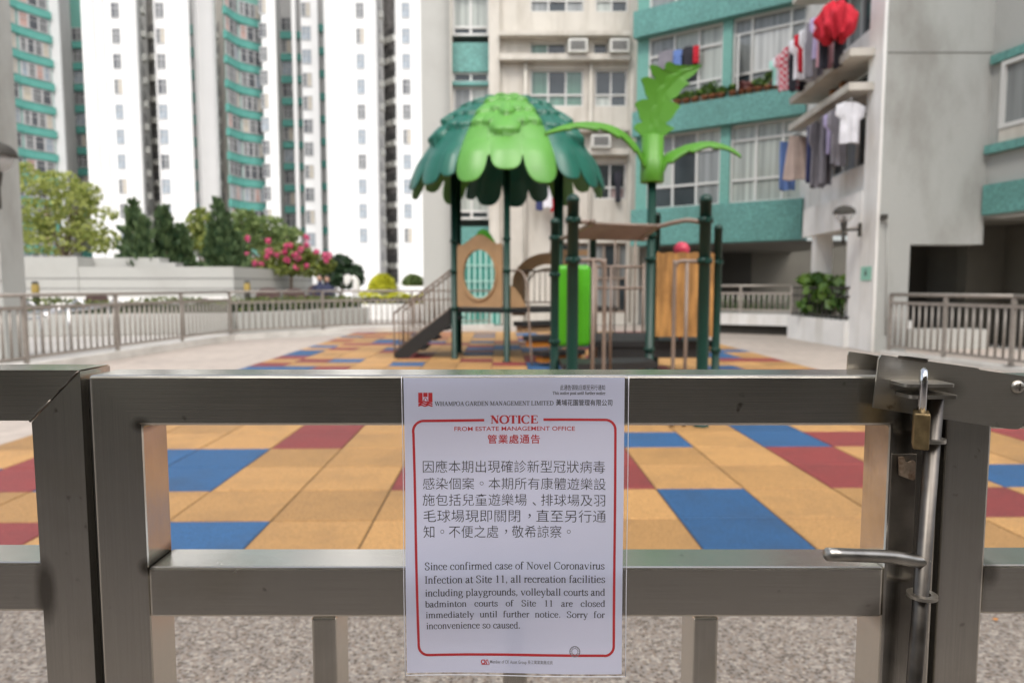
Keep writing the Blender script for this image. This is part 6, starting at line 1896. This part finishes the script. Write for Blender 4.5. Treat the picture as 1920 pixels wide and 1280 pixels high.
# upper balcony: bright clothes in a row
zp = 6.28
pole(F3, s_a - .3, s_in + .1, -0.55, zp - .03, 'pole carrying the bright washing on the upper balcony')
UP = [(1494, 268 / 1280, 'mint', 'shirt', .55, 'mint green top at the left end of the upper washing row'), (1502, 0, 'white', 'shirt', .62, 'white top beside the mint one on the upper washing row'), (1510, 0, 'plaid', 'shirt', .80, 'red and white checked shirt nearest the left on the upper row'),
      (1522, 0, 'plaid', 'shirt', .90, 'second checked shirt beside the dark red one on the upper row'), (1531, 0, 'black', 'trousers', 1.0, 'black trousers hanging between red clothes on the upper row'), (1540, 0, 'white', 'shirt', .85, 'white shirt between black trousers and a red top'),
      (1547, 0, 'red', 'shirt', .75, 'red shirt in the middle of the upper washing row'), (1556, 0, 'white', 'shirt', 1.0, 'long white shirt right of the middle red one'), (1566, 0, 'grey', 'trousers', 1.0, 'dark grey trousers on the upper washing row'),
      (1576, 0, 'lilac', 'shirt', .75, 'lilac top beside the big red garment'), (1586, 0, 'pink', 'shirt', .80, 'pink top low behind the big red garment'), (1597, 0, 'black', 'trousers', .9, 'black trousers hanging below the big red garment')]
for px, _, colr, kd, h_, lab in UP:
    s = F3.s_at(px) if px > 1500 else F3.s_at(1500) - .1
    garment(kd, F3, s, -0.55, zp - .10 - (.18 if 'low' in lab or 'below' in lab else 0), .52, h_, colr, lab, 'trousers' if kd == 'trousers' else 'shirt', 'washing on the upper balcony', rc.uniform(-100, -70))
rs_ = F3.s_at(1612)
# the big puffed red dress
def puffy():
    c = F3.M @ Vector((rs_, -0.62, 5.78)); m_ = MB(); n = 72; prof = [(p_.x * .74, p_.z * .78) for p_ in spline([Vector((r, 0, z)) for r, z in [(0.02, .40), (.16, .38), (.28, .30), (.36, .16), (.40, 0), (.39, -.16), (.33, -.30), (.24, -.38), (.1, -.36)]], 3)]
    vs = []; fs = []
    for i, (r, z) in enumerate(prof):
        for k in range(n):
            a = 2 * pi * k / n
            rr = r * (1 + .16 * sin(a * 4 + i * .3) + .10 * sin(a * 9 - i * .5) + .05 * sin(a * 14 + i * .4))
            vs.append((c.x + rr * cos(a), c.y + rr * sin(a), c.z + z + .045 * sin(a * 5 + i * .4)))
    for i in range(len(prof) - 1):
        for k in range(n): fs.append((i * n + k, i * n + (k + 1) % n, (i + 1) * n + (k + 1) % n, (i + 1) * n + k))
    m_.add(vs, fs, 0, True)
    tag(m_.build('puffed_jacket', CLO['red'], fix=False), 'big puffed bright red garment at the right end of the upper washing', 'jacket')
puffy()
zp2 = 4.42
pole(F3, s_a - .2, s_in + .2, -0.35, zp2, 'pole carrying the grey and blue washing on the lower balcony')
LOW = [(1499, 'blue', 'towel', 1.05, .5, 'blue towel at the left end of the lower washing row', -.1), (1516, 'beige', 'skirt', .92, .62, 'striped beige skirt hanging on the lower washing row', 0), (1545, 'navy', 'towel', 1.1, .3, 'narrow navy cloth between beige skirt and grey clothes', 0), (1556, 'grey', 'shirt', 1.25, .7, 'long grey shirt nearest the navy cloth, lower row', 0),
       (1572, 'grey', 'trousers', 1.25, .6, 'grey trousers in the middle of the lower row', 0), (1584, 'lilac', 'shirt', .75, .5, 'small lilac top on the lower washing row', 0), (1596, 'grey', 'shirt', 1.0, .6, 'grey shirt right of the lilac top', 0), (1618, 'white', 'shirt', .70, .6, 'pale top at the right end of the lower washing row', 0)]
for px, colr, kd, h_, w_, lab, ds in LOW:
    garment(kd, F3, F3.s_at(max(px, 1500)) + ds, -0.35, zp2 - .06, w_, h_, colr, lab, {'towel': 'towel', 'skirt': 'skirt', 'trousers': 'trousers'}.get(kd, 'shirt'), 'washing on the lower balcony', rc.uniform(-75, -45) if kd != 'skirt' else -82)
# washing in the teal window and under the pale block
def wash2(F, px, py, colr, kd, w_, h_, lab, y):
    s = F.s_at(px); garment(kd, F, s, y, F.z_at(px, py), w_, h_, colr, lab, 'trousers' if kd == 'trousers' else ('towel' if kd == 'towel' else 'shirt'), 'washing at the flats\' windows', rc.uniform(-15, 15))
wash2(F2, 1245, 100, 'grey', 'towel', .45, .5, 'grey cloth drying in the teal window above the palm leaf', -.20)
wash2(F2, 1266, 98, 'blue', 'shirt', .40, .5, 'pale blue shirt drying in the teal window above the palm leaf', -.20)
wash2(F2, 1286, 92, 'black', 'shirt', .36, .6, 'black shirt drying in the teal window beside a red cloth', -.20)
wash2(F2, 1300, 90, 'red', 'towel', .16, .45, 'narrow red cloth drying in the teal window', -.20)
wash2(F0, 1010, 352, 'navy', 'shirt', .34, .72, 'navy shirt hanging below the canopy in front of the pale flats', -.5)
wash2(F0, 1024, 345, 'white', 'shirt', .40, .75, 'pale pink shirt hanging below the canopy in front of the pale flats', -.55)
wash2(F0, 1037, 352, 'red', 'shirt', .36, .75, 'red shirt hanging below the canopy in front of the pale flats', -.5)
wash2(F0, 1155, 322, 'black', 'shirt', .25, .9, 'black and red clothes hanging in the small barred window', -.12)
pole(F0, sx(985), sx(1050), -0.52, sz(343), 'thin laundry pole on the pale flats below the canopy')
POTS = [(1268, 'leaf', .16), (1284, 'leaf', .2), (1300, 'leaf', .2), (1318, 'leaf', .26), (1332, 'leaf', .30), (1347, 'leaf', .16), (1368, 'leaf', .16), (1384, 'pinkish', .2), (1398, 'pinkish', .18), (1414, 'leaf', .2), (1432, 'leaf', .30), (1448, 'pinkish', .18), (1462, 'leaf', .2), (1477, 'leaf', .16), (1490, 'redf', .2)]
M_pot = mat('terracotta', (0.34, 0.12, 0.06), 0.8)
ledge_z = 6.0
L_red = leafmat('petal_red', (0.50, 0.01, 0.01), (0.65, 0.05, 0.03))
L_rose = leafmat('petal_rose', (0.28, 0.10, 0.10), (0.40, 0.22, 0.20))
for i, (px, kd, h_) in enumerate(POTS):
    s = F2.s_at(px); p = F2.M @ Vector((s, -.20, ledge_z))
    where = {0: 'first pot plant from the left on the teal ledge', 14: 'pot of bright red flowers at the right end of the teal ledge'}.get(i)
    if where is None:
        ords = ['', 'second', 'third', 'fourth', 'fifth', 'sixth', 'seventh', 'eighth', 'ninth', 'tenth', 'eleventh', 'twelfth', 'thirteenth', 'fourteenth'][i]
        where = '%s potted plant from the left on the teal ledge, %s' % (ords, {'leaf': 'green leaved', 'pinkish': 'dull pink leaved'}[kd])
    r_ = thing('potted_plant', where, 'potted plant', p, 0, 'potted plants on the teal ledge')
    MB().lathe([(0.0, .002), (.07, .002), (.10, .13), (.11, .13), (.11, .155), (.0, .15)], n=14).build('pot', M_pot, r_)
    f_ = MB(); leaves(f_, [(0, 0, .14 + h_ * .6, .15, .12, h_ * .6)], 110, .09, rc)
    f_.build('foliage', {'leaf': L_shrub, 'pinkish': L_rose, 'redf': L_red}[kd], r_, fix=False)
